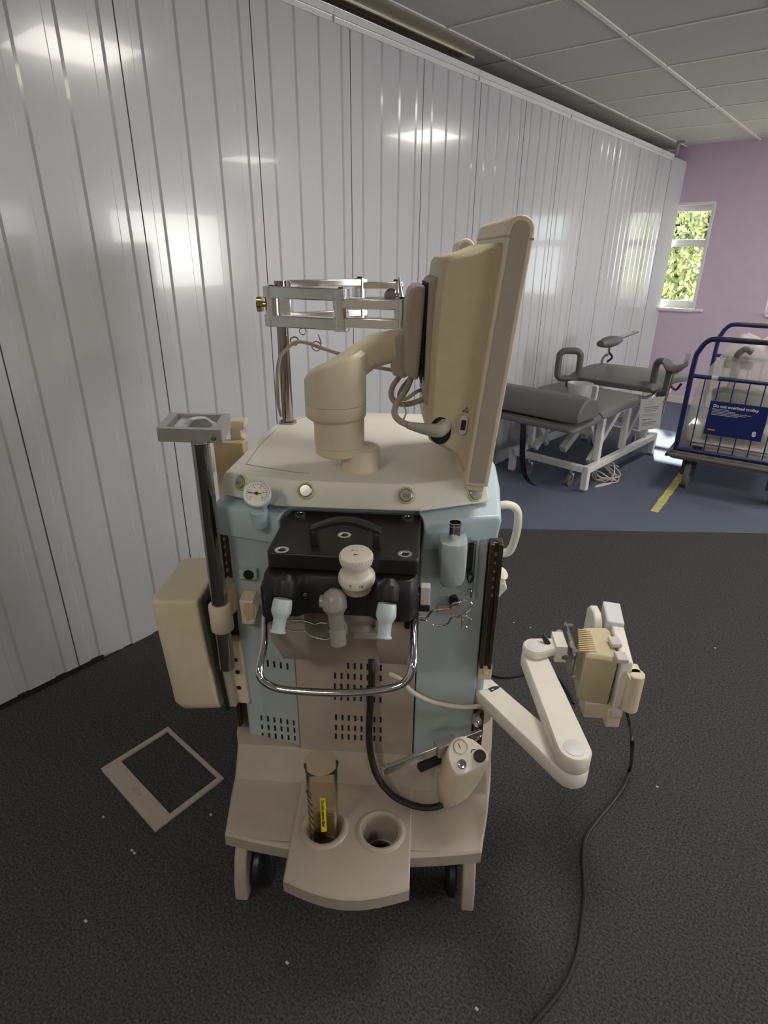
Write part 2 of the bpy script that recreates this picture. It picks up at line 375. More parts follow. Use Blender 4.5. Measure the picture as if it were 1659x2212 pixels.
hedge((-2.9, 9.4, 0), 1.7, .45, -.1, 2.45, 22000, 'sunlit leafy green shrub seen through the far window')
bm = BM(); box(bm, -9, 9, YB+.3, 16, -.35, -.3); struct('ground', bm, 'leaf')
# grey angle bracket near the top far corner
t = Thing('angle_bracket', 'grey metal angle bracket hooked over the far top end of the cladding', 'bracket', wy(1465, 320, 6.8), 'W')
b = BM()
p = [wy(1480, 306, 6.8), wy(1466, 307, 6.8), wy(1460, 334, 6.8)]
beam(b, p[0], p[1]+Vector((-.01, 0, .0)), .03, .025); beam(b, p[1], p[2], .03, .025); beam(b, p[1]+(p[2]-p[1])*.6+Vector((0, 0, 0)), p[1]+(p[2]-p[1])*.6+Vector((-.09, 0, 0)), .03, .012)
t.part('arm', b, 'gunm', bevel=.002)

# ============================================================ MACHINE
mc = Thing('anaesthesia_machine', 'large wheeled anaesthesia machine with pale blue panels, white top and taupe base', 'medical machine', (0, .4, 0))
def outl(pts, z): return [Vector((a, b, z)) for a, b in pts]
# base
cup = [(-.073, .034), (.070, .034)]
left = [(-.318, 0), (-.24, -.014), (-.146, -.026)]; right = [(.146, -.026), (.24, -.014), (.318, 0)]
base_o = left+right+[(.345, .12), (.362, .22), (.378, .37), (.385, .55), (.372, .80), (.33, .86), (-.34, .86), (-.378, .80), (-.392, .55), (-.378, .37), (-.352, .22), (-.338, .12)]
b = BM(); plate(b, [base_o]+[circ(x, y, .046) for x, y in cup], .182, .22, lambda x, y, a: Vector((x, y, a)), .005)
base = mc.part('base', b, 'taupe')
b = BM()
def plinth(y0, s): return [(-.343*s, y0), (.348*s, y0), (.362, .26), (.376, .37), (.383, .55), (.370, .80), (.33, .855), (-.34, .855), (-.376, .80), (-.390, .55), (-.376, .37), (-.358, .26)]
loft(b, [outl(plinth(.165, 1), .215), outl(plinth(.213, .99), .30)]); mc.part('plinth', b, 'taupe', bevel=.004, ang=45)
b = BM()
ton = [(-.160, .205), (-.146, -.105)] + [(-.146+.292*k/8, -.108-.034*math.sin(math.pi*k/8)) for k in range(9)] + [(.146, -.105), (.146, .205)]
plate(b, [ton]+[circ(x, y, .045) for x, y in cup], .186, .2245, lambda x, y, a: Vector((x, y, a)), .004)
ft = mc.part('front_tray', b, 'taupe')
for x, y in cup:
    b = BM(); lathe(b, (x, y, .2235), (0, 0, 1), [(.047, -.001), (.0485, .004), (.053, .0065), (.059, .005), (.063, 0), (.063, -.002)], 40, cap=False); mc.part('cup_rim', b, 'taupe', ft)
    b = BM(); lathe(b, (x, y, .2235), (0, 0, -1), [(.0475, -.003), (.0465, .004), (.044, .085), (.041, .088), (.041, .09), (.046, .10), (.049, .0)], 40, cap=False); mc.part('cup_wall', b, 'taupe', ft)
    b = BM(); cyl(b, (x, y, .118), (x, y, .1215), .0425); mc.part('cup_shade', b, 'dark', ft)  # dark disc added for the shade below the open cup
# castors with covers
def castor(x, y, s):
    c = Vector((x, y, 0)); b = BM()
    poly = [(y-.075, .03), (y-.07, .09), (y-.05, .15), (y-.02, .185), (y+.05, .185), (y+.06, .12), (y+.01, .10), (y-.035, .07), (y-.045, .02)]
    prism(b, poly, 0, x-.012, x+.020); cv = mc.part('wheel_cover', b, 'taupe', bevel=.005)
    b = BM(); lathe(b, (x+s*.022, y+.01, .062), (s, 0, 0), [(.03, 0), (.052, .0), (.062, .006), (.062, .020), (.052, .027), (.03, .027)], 32); mc.part('wheel', b, 'rubber')
castor(-.285, .035, 1); castor(.290, .05, -1); castor(-.30, .74, 1); castor(.30, .74, -1)
# body
b = BM(); loft(b, [outl([(-.318, .25), (.322, .25), (.345, .45), (.335, .80), (-.335, .80), (-.345, .45)], z) for z in (.295, .99)]); mc.part('body', b, 'bluep', bevel=.006)
b = BM(); box(b, -.165, .142, .212, .26, .235, .962); ct = mc.part('centre_panel', b, 'taupe', bevel=.003)
b = BM(); loft(b, [[(-.318, .262, .27), (-.168, .222, .27), (-.168, .27, .27), (-.318, .29, .27)], [(-.318, .262, .94), (-.168, .222, .94), (-.168, .27, .94), (-.318, .29, .94)]]); lp_ = mc.part('left_panel', b, 'bluep', bevel=.003)
b = BM(); loft(b, [[(.145, .222, .27), (.300, .235, .27), (.300, .28, .27), (.145, .27, .27)], [(.145, .222, .94), (.300, .235, .94), (.300, .28, .94), (.145, .27, .94)]]); rp_ = mc.part('right_panel', b, 'bluep', bevel=.003)
def slots(pts, v, w, h, par):
    b = BM()
    for x, y in pts:
        c = pv(x, y, v); yy = c.y
        if v == 'L': pass
        box(b, c.x-w/2, c.x+w/2, yy-.001, yy+.008, c.z-h/2, c.z+h/2)
    mc.part('vent_slots', b, 'dark', par)
# vents
P_ = []
for r, (ya, yb) in enumerate(((1548, 1561), (1568, 1577), (1586, 1594))):
    for k in range(7): P_.append((551+k*14.0+r*1.4, ya+(yb-ya)*k/6))
b = BM()
for x, y in P_:
    c = pv(x, y, .24); yy = .262-(c.x+.318)/.15*.04; c = pv(x, y, yy); box(b, c.x-.0026, c.x+.0026, yy-.0015, yy+.008, c.z-.0085, c.z+.0085)
mc.part('vent_slots', b, 'dark', lp_)
b = BM()
for k in range(7):
    x, y = 536+k*14.2, 1426+k*2.2; c = pv(x, y, .24); yy = .262-(c.x+.318)/.15*.04; c = pv(x, y, yy); box(b, c.x-.0026, c.x+.0026, yy-.0015, yy+.008, c.z-.010, c.z+.010)
mc.part('vent_slots', b, 'dark', lp_)
P_ = []
for r, y0 in enumerate((1436, 1459, 1482, 1505)):
    for k in range(8):
        if r == 0 and k < 2: continue
        P_.append((724+k*14.1-r*.2, y0+k*.9))
b = BM()
for x, y in P_: c = pv(x, y, .212); box(b, c.x-.0026, c.x+.0026, .2105, .22, c.z-.0088, c.z+.0088)
mc.part('vent_slots', b, 'dark', ct)
P_ = []
for r, y0 in enumerate((1549, 1571, 1590)):
    for k in range(8): P_.append((726+k*13.8-r*.2, y0+k*.8))
b = BM()
for x, y in P_: c = pv(x, y, .212); box(b, c.x-.0026, c.x+.0026, .2105, .22, c.z-.0088, c.z+.0088)
mc.part('vent_slots', b, 'dark', ct)
# rails
def rail(x0, x1, y0, y1, z0, z1):
    b = BM(); xm = (x0+x1)/2; w = (x1-x0)
    plate(b, [[(x0, y1), (x0, y0), (xm-w*.18, y0), (xm-w*.18, y0+.012), (xm+w*.18, y0+.012), (xm+w*.18, y0), (x1, y0), (x1, y1)]], z0, z1, lambda x, y, a: Vector((x, y, a)))
    r_ = mc.part('side_rail', b, 'rail', bevel=.0015)
    b = BM()
    for k in range(6):
        z = z1-.03-k*.022; cyl(b, (xm, y0+.009, z), (xm, y0+.013, z), .0035, seg=10)
    mc.part('rail_screws', b, 'chrome', r_)
rail(.302, .332, .212, .250, .60, .948); rail(.302, .328, .225, .250, .315, .44); rail(-.352, -.322, .262, .30, .315, .935)
# blue wings under the top
def ring(pts, z): return [Vector((x, y, z)) for x, y in pts]
tr0 = [(-.352, .250), (-.178, .204), (-.172, .275), (.145, .275), (.150, .204), (.326, .245), (.345, .45), (.352, .62), (.33, .82), (-.34, .82), (-.36, .62), (-.352, .45)]
def sc_(pts, s, dy=0): return [(x*s, .5+(y-.5)*s+dy) for x, y in pts]
b = BM(); loft(b, [ring(sc_(tr0, .975), .925), ring(sc_(tr0, .985), .945), ring(tr0, .992), ring(sc_(tr0, .985), 1.004), ring(sc_(tr0, .90), 1.010)]); mc.part('blue_trim', b, 'bluet', bevel=.005)
# white worktop
wt0 = [(-.334, .282), (-.190, .222), (-.06, .219), (.06, .219), (.142, .221), (.300, .290), (.305, .50), (.305, .74), (.17, .885), (-.17, .885), (-.315, .76), (-.325, .5)]
wt1 = [(-.322, .276), (-.158, .236), (-.05, .232), (.06, .232), (.132, .240), (.288, .303), (.300, .50), (.298, .74), (.16, .875), (-.16, .875), (-.30, .75), (-.315, .5)]
b = BM(); loft(b, [ring(wt0, 1.020), ring(wt0, 1.025), ring(wt1, 1.070), ring(sc_(wt1, .985), 1.078)]); top = mc.part('worktop', b, 'white', bevel=.004, ang=20)
b = BM(); ins = [(-.272, .33), (-.10, .298), (.02, .296)]; 
seam = [pz(508, 998, 1.078), pz(533, 993, 1.078), pz(660, 1005, 1.078)]
tube(b, [Vector((-.285, .335, 1.0785)), Vector((-.15, .288, 1.0785)), Vector((-.12, .287, 1.0785))], .0012, 6, smooth=0)
tube(b, [Vector((-.285, .335, 1.0785)), Vector((-.292, .5, 1.0785)), Vector((-.28, .72, 1.0785)), Vector((-.2, .83, 1.0785))], .0012, 6, smooth=0)
mc.part('lid_seam', b, 'grey', top)
# push buttons on the lip
def lipn(x0, y0): return Vector((0, -.87, .45))
def button(px, py, tilt, txt, sz):
    # point on lip face
    c = None
    for v in [.19+.002*k_ for k_ in range(60)]:
        p_ = pv(px, py, v)
        # lip surface depth at this height
        t_ = (p_.z-1.016)/.054; s_ = abs(p_.x)
        f0 = .202+(max(0, s_-.15)/.184)*.08 if p_.x < 0 else .202+(max(0, s_-.142)/.158)*.087; f1 = .236+(max(0, s_-.158)/.164)*.04 if p_.x < 0 else .240+(max(0, s_-.132)/.156)*.063
        if v >= f0+(f1-f0)*t_: c = p_; break
    c = c or p_
    n = Vector((tilt, -.87, .42)).normalized(); b = BM(); c = c+n*.001
    lathe(b, c, n, [(.019, -.004), (.0195, .002), (.0165, .004), (.0150, .0035)], 32, cap=False); rg = mc.part('button_ring', b, 'yg')
    b = BM(); lathe(b, c, n, [(.0155, -.003), (.0145, .005), (.0125, .0065), (0, .0068)], 32); bt = mc.part('push_button', b, 'silver')
    a, bb, d = frame3(n); ex = Vector((1, 0, 0)); ex = (ex-n*ex.dot(n)).normalized(); ey = n.cross(ex)
    if txt:
        tb = textbm(txt, sz, axes(c+n*.0069-ex*(.0062*len(txt)/2)-ey*.005, ex, ey)); mc.part('lettering', tb, 'ink', bt)
button(661, 1060, -.02, '', .01); button(877, 1070, 0, 'O2', .011); button(521, 1042, -.45, 'O2+', .009); button(1026, 1066, .35, '', .01)
# round post foot and small marks on the worktop
b = BM(); tube(b, [pz(578, 1018, 1.0705), pz(590, 1020, 1.0705)], .0008, 6, smooth=0); tube(b, [pz(607, 1019, 1.0725), pz(627, 1021, 1.0725)], .0008, 6, smooth=0); mc.part('worktop_mark', b, 'grey', top)
# pressure gauge
gc = pv(555, 1067, .165); gn = Vector((.12, -.80, .62)).normalized()
b = BM(); lathe(b, gc, gn, [(.020, -.045), (.027, -.03), (.030, -.012), (.0305, .004), (.028, .006), (.0265, .003)], 36); gh = mc.part('pressure_gauge', b, 'bluet', label='round pressure gauge')
b = BM(); lathe(b, gc, gn, [(.0268, .0), (.0268, .0035), (0, .0036)], 36); gf = mc.part('dial', b, 'face', gh)
gx = (Vector((1, 0, 0))-gn*gn.x).normalized(); gy = gn.cross(gx); b = BM()
for k in range(21):
    a = math.radians(225-270*k/20); d = gx*math.cos(a)+gy*math.sin(a); r0 = .017 if k % 4 == 0 else .0195
    beam(b, gc+gn*.0042+d*r0, gc+gn*.0042+d*.0225, .0008, .0005, gn)
beam(b, gc+gn*.006-gx*.018+gy*.0, gc+gn*.006+gx*.010, .0014, .0012, gn); lathe(b, gc+gn*.004, gn, [(.0035, 0), (.0035, .003)], 12)
for k in range(6):
    a = math.radians(215-250*k/5); d = gx*math.cos(a)+gy*math.sin(a); merge(b, textbm(str(k*2), .005, axes(gc+gn*.0042+d*.0145-gx*.0015-gy*.0018, gx, gy), .0002))
mc.part('dial_marks', b, 'ink', gh)
b = BM(); lathe(b, pv(563, 1140, .205), (0, -.15, 1), [(.012, 0), (.018, .006), (.018, .03), (.022, .05)], 24); beam(b, pv(563, 1100, .20), gc-gn*.03, .02, .02); mc.part('gauge_stem', b, 'bluet', gh, bevel=.002)
# side grab handle
b = BM(); tube(b, [(.335, .40, .965), (.365, .40, .968), (.386, .40, .955), (.392, .40, .92), (.388, .40, .87), (.375, .40, .835), (.335, .40, .83)], .010, 14, sq=1.5, smooth=6); mc.part('side_handle', b, 'white')
# right-hand yoke knob
c = pv(1082, 1240, .40); b = BM(); n = Vector((.5, -.4, .75)).normalized(); lathe(b, c-n*.03, n, [(.013, 0), (.014, .025), (.019, .030), (.019, .036), (.010, .038)], 24); kn = mc.part('side_knob', b, 'white')
b = BM(); loft(b, [[pv(1062, 1255, .38), pv(1092, 1262, .38), pv(1096, 1272, .38), pv(1062, 1308, .38)], [Vector((0, .06, 0))+pv(1062, 1255, .38), Vector((0, .06, 0))+pv(1092, 1262, .38), Vector((0, .06, 0))+pv(1096, 1272, .38), Vector((0, .06, 0))+pv(1062, 1308, .38)]]); mc.part('side_bracket', b, 'white', bevel=.003)
# tan board and clip behind the left rail
b = BM(); box(b, -.392, -.315, .42, .45, .90, 1.105); mc.part('side_board', b, 'tan', bevel=.003)
b = BM(); box(b, -.400, -.390, .36, .41, 1.03, 1.15); mc.part('white_strip', b, 'white', bevel=.002)
b = BM(); c = pv(517, 930, .46); prism(b, [(c.x-.022, c.z-.03), (c.x-.022, c.z+.027), (c.x+.016, c.z+.027), (c.x+.016, c.z+.01), (c.x+.006, c.z+.004), (c.x+.006, c.z-.012), (c.x+.016, c.z-.02), (c.x+.016, c.z-.03)], 1, .45, .49); mc.part('cable_hook', b, 'cream', bevel=.002)
# socket on left panel
b = BM(); c = pv(536, 1240, .235); box(b, c.x-.022, c.x+.022, .232, .25, c.z-.014, c.z+.014); s_ = mc.part('socket_plate', b, 'bluep', bevel=.002)
b = BM(); lathe(b, (c.x+.002, .2315, c.z), (0, -1, 0), [(.013, -.002), (.013, .001), (.010, .0015)], 20); mc.part('socket', b, 'dark', s_)
# recess frame on left panel
b = BM()
pts = [pv(508, 1145, .253), pv(590, 1150, .232), pv(552, 1255, .240), pv(519, 1251, .250)]
tube(b, [pts[1], pts[0], pts[3], pts[2]], .0012, 6, smooth=0); mc.part('panel_line', b, 'grey', lp_)
# cream clip holder on left panel
c0 = [pv(x, y, .20) for x, y in ((515, 1298), (545, 1300), (556, 1318), (549, 1350), (522, 1349), (520, 1325))]
b = BM(); loft(b, [[p for p in c0], [p+Vector((0, .045, .004)) for p in c0]]); ch = mc.part('tube_holder', b, 'cream', bevel=.003)
c1 = [pv(x, y, .1985) for x, y in ((530, 1303), (545, 1303), (551, 1318), (547, 1338), (533, 1340), (525, 1318))]
b = BM(); loft(b, [c1, [p+Vector((0, .004, 0)) for p in c1]]); mc.part('holder_pad', b, 'tan', ch, bevel=.001)
b = BM(); q_ = pv(558, 1320, .235); box(b, q_.x-.022, q_.x+.014, .226, .246, q_.z-.04, q_.z+.035); mc.part('holder_plate', b, 'bluep', ch, bevel=.002)

# ------------ flow outlet on the right panel
fo = Thing('gas_outlet', 'pale blue bottle-shaped gas outlet with chrome spout on the right blue panel', 'gas outlet', (.222, .235, .81))
b = BM(); plate(b, [[(.180, .795), (.278, .795), (.278, .955), (.180, .955)], [(.186, .801), (.272, .801), (.272, .949), (.186, .949)]], .226, .236, lambda x, z, a: Vector((x, a, z))); box(b, .18, .278, .2365, .245, .795, .955); fo.part('recess_frame', b, 'bluep', bevel=.001)
b = BM(); ax = .216
def hs(z, s, f): return [Vector((ax-.031*s, .232, z)), Vector((ax-.031*s, .175, z)), Vector((ax-.026*s, .155-f, z)), Vector((ax-.012*s, .147-f, z)), Vector((ax+.012*s, .147-f, z)), Vector((ax+.026*s, .155-f, z)), Vector((ax+.031*s, .175, z)), Vector((ax+.031*s, .232, z))]
loft(b, [hs(.852, .45, -.03), hs(.862, .75, -.015), hs(.878, .95, -.004), hs(.90, 1, 0), hs(.963, 1, 0), hs(.972, .96, -.004)]); bt = fo.part('bottle', b, 'bluep', bevel=.003, ang=40)
b = BM(); lathe(b, (ax+.002, .192, .969), (0, 0, 1), [(.0135, 0), (.0135, .033), (.015, .035), (.015, .041), (.0125, .041), (.012, .012)], 28, cap=False); fo.part('chrome_spout', b, 'chrome')
b = BM(); box(b, .254, .266, .220, .236, .862, .940); fo.part('gauge_slot', b, 'black', bevel=.001)
b = BM(); tube(b, [(.262, .218, .875), (.268, .214, .862), (.262, .212, .848), (.256, .214, .862)], .003, 8, closed=True); fo.part('loop', b, 'rubber')
b = BM(); tube(b, [pv(1012, 1272, .21), pv(1016, 1276, .20), pv(1017, 1290, .20)], .003, 8); fo.part('lever', b, 'chromed')
b = BM(); c = pv(980, 1297, .222); lathe(b, c+Vector((0, .01, 0)), (0, -1, .1), [(.012, 0), (.012, .016), (.0085, .017), (.008, .006)], 24, cap=False); lathe(b, c+Vector((0, .005, 0)), (0, -1, .1), [(.009, 0), (.009, .002)], 20); fo.part('outlet_port', b, 'black')
b = BM(); c0_, c1_ = pv(948, 1306, .224), pv(992, 1327, .224); box(b, c0_.x, c1_.x, .2222, .226, c1_.z, c0_.z); fo.part('printed_label', b, 'grey')

# ------------ breathing block
bb = Thing('breathing_system', 'black breathing system block with carry handle projecting from the machine front', 'medical block', (-.012, .1, .86))
b = BM(); lid = [(-.166, .045), (-.158, .036), (.136, .028), (.142, .035), (.142, .19), (.142, .245), (-.158, .250), (-.166, .20)]
loft(b, [ring(lid, .964), ring(lid, 1.0)]); ld = bb.part('lid', b, 'black', bevel=.004, ang=40)
for x, y in ((648, 1111), (881, 1119), (744, 1157), (609, 1189), (875, 1198)):
    c = pz(x, y, 1.0); b = BM(); lathe(b, c, (0, 0, 1), [(.0095, .0), (.0145, .0005), (.0145, .0018), (.0085, .0018), (.0075, -.0), (.0, 0)], 28); bo = bb.part('washer', b, 'steel', ld)
    b = BM(); cyl(b, c+Vector((0, 0, .0004)), c+Vector((0, 0, .0024)), .0062, seg=6); bb.part('socket_screw', b, 'black', bo)
hp = [pz(672, 1192, 1.0), pz(820, 1198, 1.0)]
h0 = Vector((-.082, .066, 1.0)); h1 = Vector((.062, .066, 1.0)); b = BM()
rg = []
for k in range(13):
    t = k/12; x = h0.x+(h1.x-h0.x)*t; z = 1.034+.017*math.sin(math.pi*t); y = .080+.012*math.sin(math.pi*t)
    rg.append([Vector((x, y-.012, z-.006)), Vector((x, y+.010, z-.006)), Vector((x, y+.010, z+.006)), Vector((x, y-.012, z+.006))])
loft(b, rg); 
for hx in (h0.x, h1.x):
    s = 1 if hx < 0 else -1; box(b, min(hx, hx+s*.016), max(hx, hx+s*.016), .068, .090, 1.0, 1.034)
bb.part('carry_handle', b, 'black', bevel=.003, ang=40)
# main casting
b = BM(); cast = [(-.172, .012), (-.15, -.002), (-.10, -.004), (-.085, .01), (.045, .01), (.06, -.004), (.11, -.006), (.13, .002), (.14, .02), (.142, .215), (-.166, .215)]
loft(b, [ring([(x*1.0, y+.004) for x, y in cast], .872), ring(cast, .885), ring(cast, .938), ring([(x*.985, y+.012) for x, y in cast], .962)]); bb.part('casting', b, 'black', bevel=.005, ang=30)
b = BM(); box(b, -.180, -.150, .02, .12, .84, .93); box(b, .115, .144, .02, .12, .84, .93); bb.part('side_lug', b, 'black', bevel=.006)
b = BM(); cyl(b, (-.181, .045, .915), (-.145, .045, .915), .014); cyl(b, (.12, .045, .915), (.146, .045, .915), .014); bb.part('side_boss', b, 'black', bevel=.002)
# ports
def port(p0, p1):
    d = (p1-p0); L = d.length; d.normalize()
    b = BM(); lathe(b, p0-d*.030+Vector((0, .012, .004)), d, [(.010, -.012), (.0205, .0), (.0215, .026), (.020, .030), (.016, .030)], 28); hb = bb.part('port_housing', b, 'black')
    b = BM(); lathe(b, p0, d, [(.017, -.004), (.0185, .002), (.0195, .019), (.0180, .024), (.0140, .031), (.0126, .034), (.0126, L-.004), (.0150, L-.003), (.0150, L), (.0118, L), (.0108, L-.05)], 32, cap=False); bb.part('hose_connector', b, 'port')
port(pv(611, 1298, -.045), pv(600, 1366, -.072)); port(pv(836, 1308, -.045), pv(829, 1378, -.072))
# pressure-limiting valve
ap = pv(771, 1262, .012); b = BM(); up = Vector((0, -.12, 1)).normalized()
lathe(b, ap, up, [(.029, -.01), (.031, .002), (.031, .012)], 32); vb = bb.part('valve_base', b, 'grey')
b = BM(); lathe(b, ap+up*.010, up, [(.0355, 0), (.0365, .004), (.0365, .013), (.034, .018), (.028, .021), (.0255, .028), (.0262, .036), (.031, .044), (.0325, .050), (.0325, .060), (.030, .064), (.0, .066)], 40); vk = bb.part('valve_knob', b, 'face')
b = BM()
for i_, s_ in enumerate(('5', '10')):
    a = math.radians(-100+i_*28); d = Vector((math.cos(a), math.sin(a), 0)); ex = Vector((-d.y, d.x, 0)); merge(b, textbm(s_, .009, axes(ap+up*.0145+d*.0363-ex*.004-up*.001, ex, up), .0006))
merge(b, textbm('APL', .008, axes(ap+up*.0762+Vector((-.010, .006, .0)), (1, 0, 0), (0, 1, 0)), .0003)); merge(b, textbm('bar', .007, axes(ap+up*.0762+Vector((-.004, -.010, .0)), (1, 0, 0), (0, 1, 0)), .0003))
bb.part('lettering', b, 'ink', vk)
b = BM()
for k in range(30):
    a = 2*math.pi*k/30; d = Vector((math.cos(a), math.sin(a), 0)); beam(b, ap+up*.060+d*.0322, ap+up*.070+d*.0322, .0022, .0018, d)
bb.part('knurling', b, 'face', vk)
# pale square tab and rating dot
b = BM(); c = pv(916, 1282, .04); box(b, .146, .166, .03, .05, c.z-.022, c.z+.02); bb.part('release_tab', b, 'pink', bevel=.002)
b = BM(); box(b, .140, .166, .03, .055, c.z-.038, c.z-.022); bb.part('tab_base', b, 'black', bevel=.002)
b = BM(); lathe(b, pv(660, 1283, .008), (0, -1, 0), [(.0045, -.004), (.0045, .003), (.002, .004)], 16); bb.part('small_screw', b, 'brass')
# chrome grab bar
def arcpts():
    A = pv(573, 1330, .03); B = pv(893, 1335, .03)
    return [A, pv(571, 1390, -.03), pv(561, 1440, -.075), pv(566, 1468, -.088), pv(600, 1487, -.095), pv(660, 1494, -.10), pv(730, 1497, -.102), pv(800, 1494, -.10), pv(860, 1482, -.095), pv(884, 1462, -.088), pv(893, 1430, -.075), pv(893, 1380, -.03), B]
b = BM(); tube(b, arcpts(), .0075, 16, smooth=6); bb.part('grab_bar', b, 'chrome')
# taupe support under the block
b = BM()
def pil(x0, x1, xb0, xb1, sgn):
    loft(b, [[(x0, .03, .87), (x1, .03, .87), (x1, .215, .87), (x0, .215, .87)], [(x0, .045, .78), (x1, .045, .78), (x1, .215, .78), (x0, .215, .78)], [(xb0, .10, .69), (xb1, .10, .69), (xb1, .215, .69), (xb0, .215, .69)], [(xb0+.01, .15, .655), (xb1-.01, .15, .655), (xb1-.01, .215, .655), (xb0+.01, .215, .655)]])
pil(-.172, -.095, -.165, -.105, -1); pil(.055, .132, .06, .125, 1)
arch = [(-.11, .87), (-.11, .70), (-.085, .715), (-.055, .738), (-.02, .75), (.02, .75), (.045, .738), (.065, .715), (.07, .70), (.07, .87)]
prism(b, arch, 1, .15, .214)
bb.part('support_bracket', b, 'taupe', bevel=.006, ang=35)
# water trap and elbow in the middle
b = BM(); e = [pv(722, 1300, -.02), pv(727, 1340, -.025), pv(731, 1388, -.035)]
lathe(b, e[0]+Vector((0, 0, .006)), (e[2]-e[0]), [(.006, -.022), (.018, -.014), (.024, -.002), (.024, .018), (.017, .028), (.0155, .032), (.0155, .054), (.0135, .058), (.0135, .062), (.0165, .064), (.0155, .095), (.012, .097)], 28); cyl(b, e[0]+Vector((-.028, 0, .0)), e[0]+Vector((0, 0, 0)), .012, .014); tap = bb.part('drain_elbow', b, 'pgrey')
b = BM(); c = pv(775, 1345, .05); lathe(b, c+Vector((0, .02, .02)), (0, -.5, -1), [(.03, -.03), (.045, -.015), (.047, .01), (.044, .02), (.030, .03), (.028, .045)], 32); box(b, c.x-.01, c.x+.045, .03, .06, c.z-.028, c.z-.012); wt = bb.part('water_trap', b, 'pgrey', bevel=.002)
b = BM(); loft(b, [[pv(*p, .002) for p in ((738, 1336), (744, 1340), (750, 1350), (752, 1370), (743, 1370), (738, 1352))], [pv(*p, .02) for p in ((738, 1336), (744, 1340), (750, 1350), (752, 1370), (743, 1370), (738, 1352))]]); bb.part('lime_tab', b, 'yg', wt)
# wire hooks: left pair, right rack
b = BM()
tube(b, [pv(x, y, .02-.03*i_/5) for i_, (x, y) in enumerate(((582, 1345), (640, 1340), (662, 1342), (680, 1348), (694, 1345), (706, 1346)))], .0022, 8)
tube(b, [pv(x, y, .0-.02*i_/6) for i_, (x, y) in enumerate(((600, 1350), (626, 1362), (658, 1363), (672, 1374), (700, 1381), (716, 1375), (704, 1350)))], .0022, 8)
bb.part('wire_hook', b, 'chrome')
rk = Thing('wire_rack', 'looped chrome wire hose rack sticking out to the right of the black block', 'wire rack', (.15, .05, .85))
b = BM()
W1 = [(905, 1333), (922, 1333), (933, 1320), (945, 1317), (970, 1314), (977, 1305), (992, 1300), (1000, 1296), (1012, 1298), (1019, 1306), (1012, 1317), (1003, 1325), (996, 1330)]
W2 = [(905, 1339), (920, 1341), (938, 1351), (965, 1348), (974, 1336), (988, 1333), (996, 1330), (998, 1340), (995, 1356)]
W3 = [(996, 1330), (1008, 1331), (1017, 1338), (1012, 1345), (1008, 1354), (1000, 1357)]
for Wp, s0, s1 in ((W1, .06, .03), (W2, .06, .03), (W3, .04, .02)):
    tube(b, [pv(x, y, s0+(s1-s0)*k/len(Wp)) for k, (x, y) in enumerate(Wp)], .0024, 8, smooth=4)
rk.part('wire_loop', b, 'chrome')

# ------------ monitor, column arm
mo = Thing('display_monitor', 'tall cream flat monitor seen from its side on the machine top arm', 'monitor', (.15, .4, 1.2))
wv = Vector((-.075, .997, 0)).normalized(); P0 = Vector((.2365, .25, 1.075)); hv = Vector((.092, 0, .996)).normalized()
nv = hv.cross(wv)*-1
nv = wv.cross(hv).normalized() if wv.cross(hv).x > 0 else hv.cross(wv).normalized()
hv = (hv-wv*hv.dot(wv)).normalized()
MM = Matrix((nv, wv, hv)).transposed().to_4x4(); MM.translation = P0; MMI = MM.inverted()
def pm(x, y, w=0.0):   # pixel to the monitor's side plane at depth w -> (n, h)
    o = MMI @ CL; d = MMI.to_3x3() @ (MI.to_3x3() @ ray(x, y)); t = (w-o.y)/d.y; p = o+d*t; return (p.x, p.z)
_br = pm(1055, 1053); _tr = pm(1160, 490); T = .054
HT = pm(1125, 463)[1]
prof_ = [(0, 0), (T, 0), (T, HT-T/2)]+[(T/2+T/2*math.cos(math.radians(a)), HT-T/2+T/2*math.sin(math.radians(a))) for a in range(15, 180, 15)]+[(0, HT-T/2)]
MW = .36
b = BM(); prism(b, prof_, 1, 0, MW, MM); fr_ = mo.part('bezel', b, 'cream', bevel=.004, ang=40)
g = .009
cp = [(g, .008), (T-g, .008), (T-g, HT-T/2)]+[(T/2+(T/2-g)*math.cos(math.radians(a)), HT-T/2+(T/2-g)*math.sin(math.radians(a))) for a in range(15, 180, 15)]+[(g, HT-T/2)]
b = BM(); prism(b, cp, 1, -.0015, .01, MM); mo.part('end_cap', b, 'grey', fr_, bevel=.001, ang=40)
b = BM(); box(b, T+.0005, T+.002, .03, MW-.03, .06, HT-.06, MM); mo.part('screen', b, 'screen')
b = BM(); box(b, -.0008, T+.0008, -.0008, MW+.0008, HT-T/2-.014, HT-T/2-.010, MM); mo.part('bezel_seam', b, 'grey', fr_)
b = BM(); box(b, .008, T-.006, .01, MW-.02, -.016, 0, MM); mo.part('foot_strip', b, 'cream', bevel=.003)
hs_ = [pm(x, y, .02) for x, y in ((1076, 524), (1060, 527), (1020, 544), (990, 549), (965, 556), (956, 570), (950, 610), (945, 640), (940, 700), (934, 790), (929, 870), (926, 905), (922, 935), (928, 952), (941, 960), (965, 973), (988, 990), (996, 1006), (1001, 1022))]
hs_ = [(min(p[0], .001), p[1]) for p in hs_]; hs_ = hs_+[(.002, hs_[-1][1]), (.002, hs_[0][1])]
b = BM()
ctr = Vector((0, .5))
def shr(pts, s): return [(p[0]*s if p[0] < 0 else p[0], .28+(p[1]-.28)*(1-(1-s)*.5)) for p in pts]
def MR(pts, w): return [MM @ Vector((x, w, z)) for x, z in pts]
loft(b, [MR(shr(hs_, .93), .016), MR(hs_, .030), MR(hs_, MW-.05), MR(shr(hs_, .9), MW-.03)]); hg = mo.part('rear_housing', b, 'cream2', bevel=.005, ang=40)
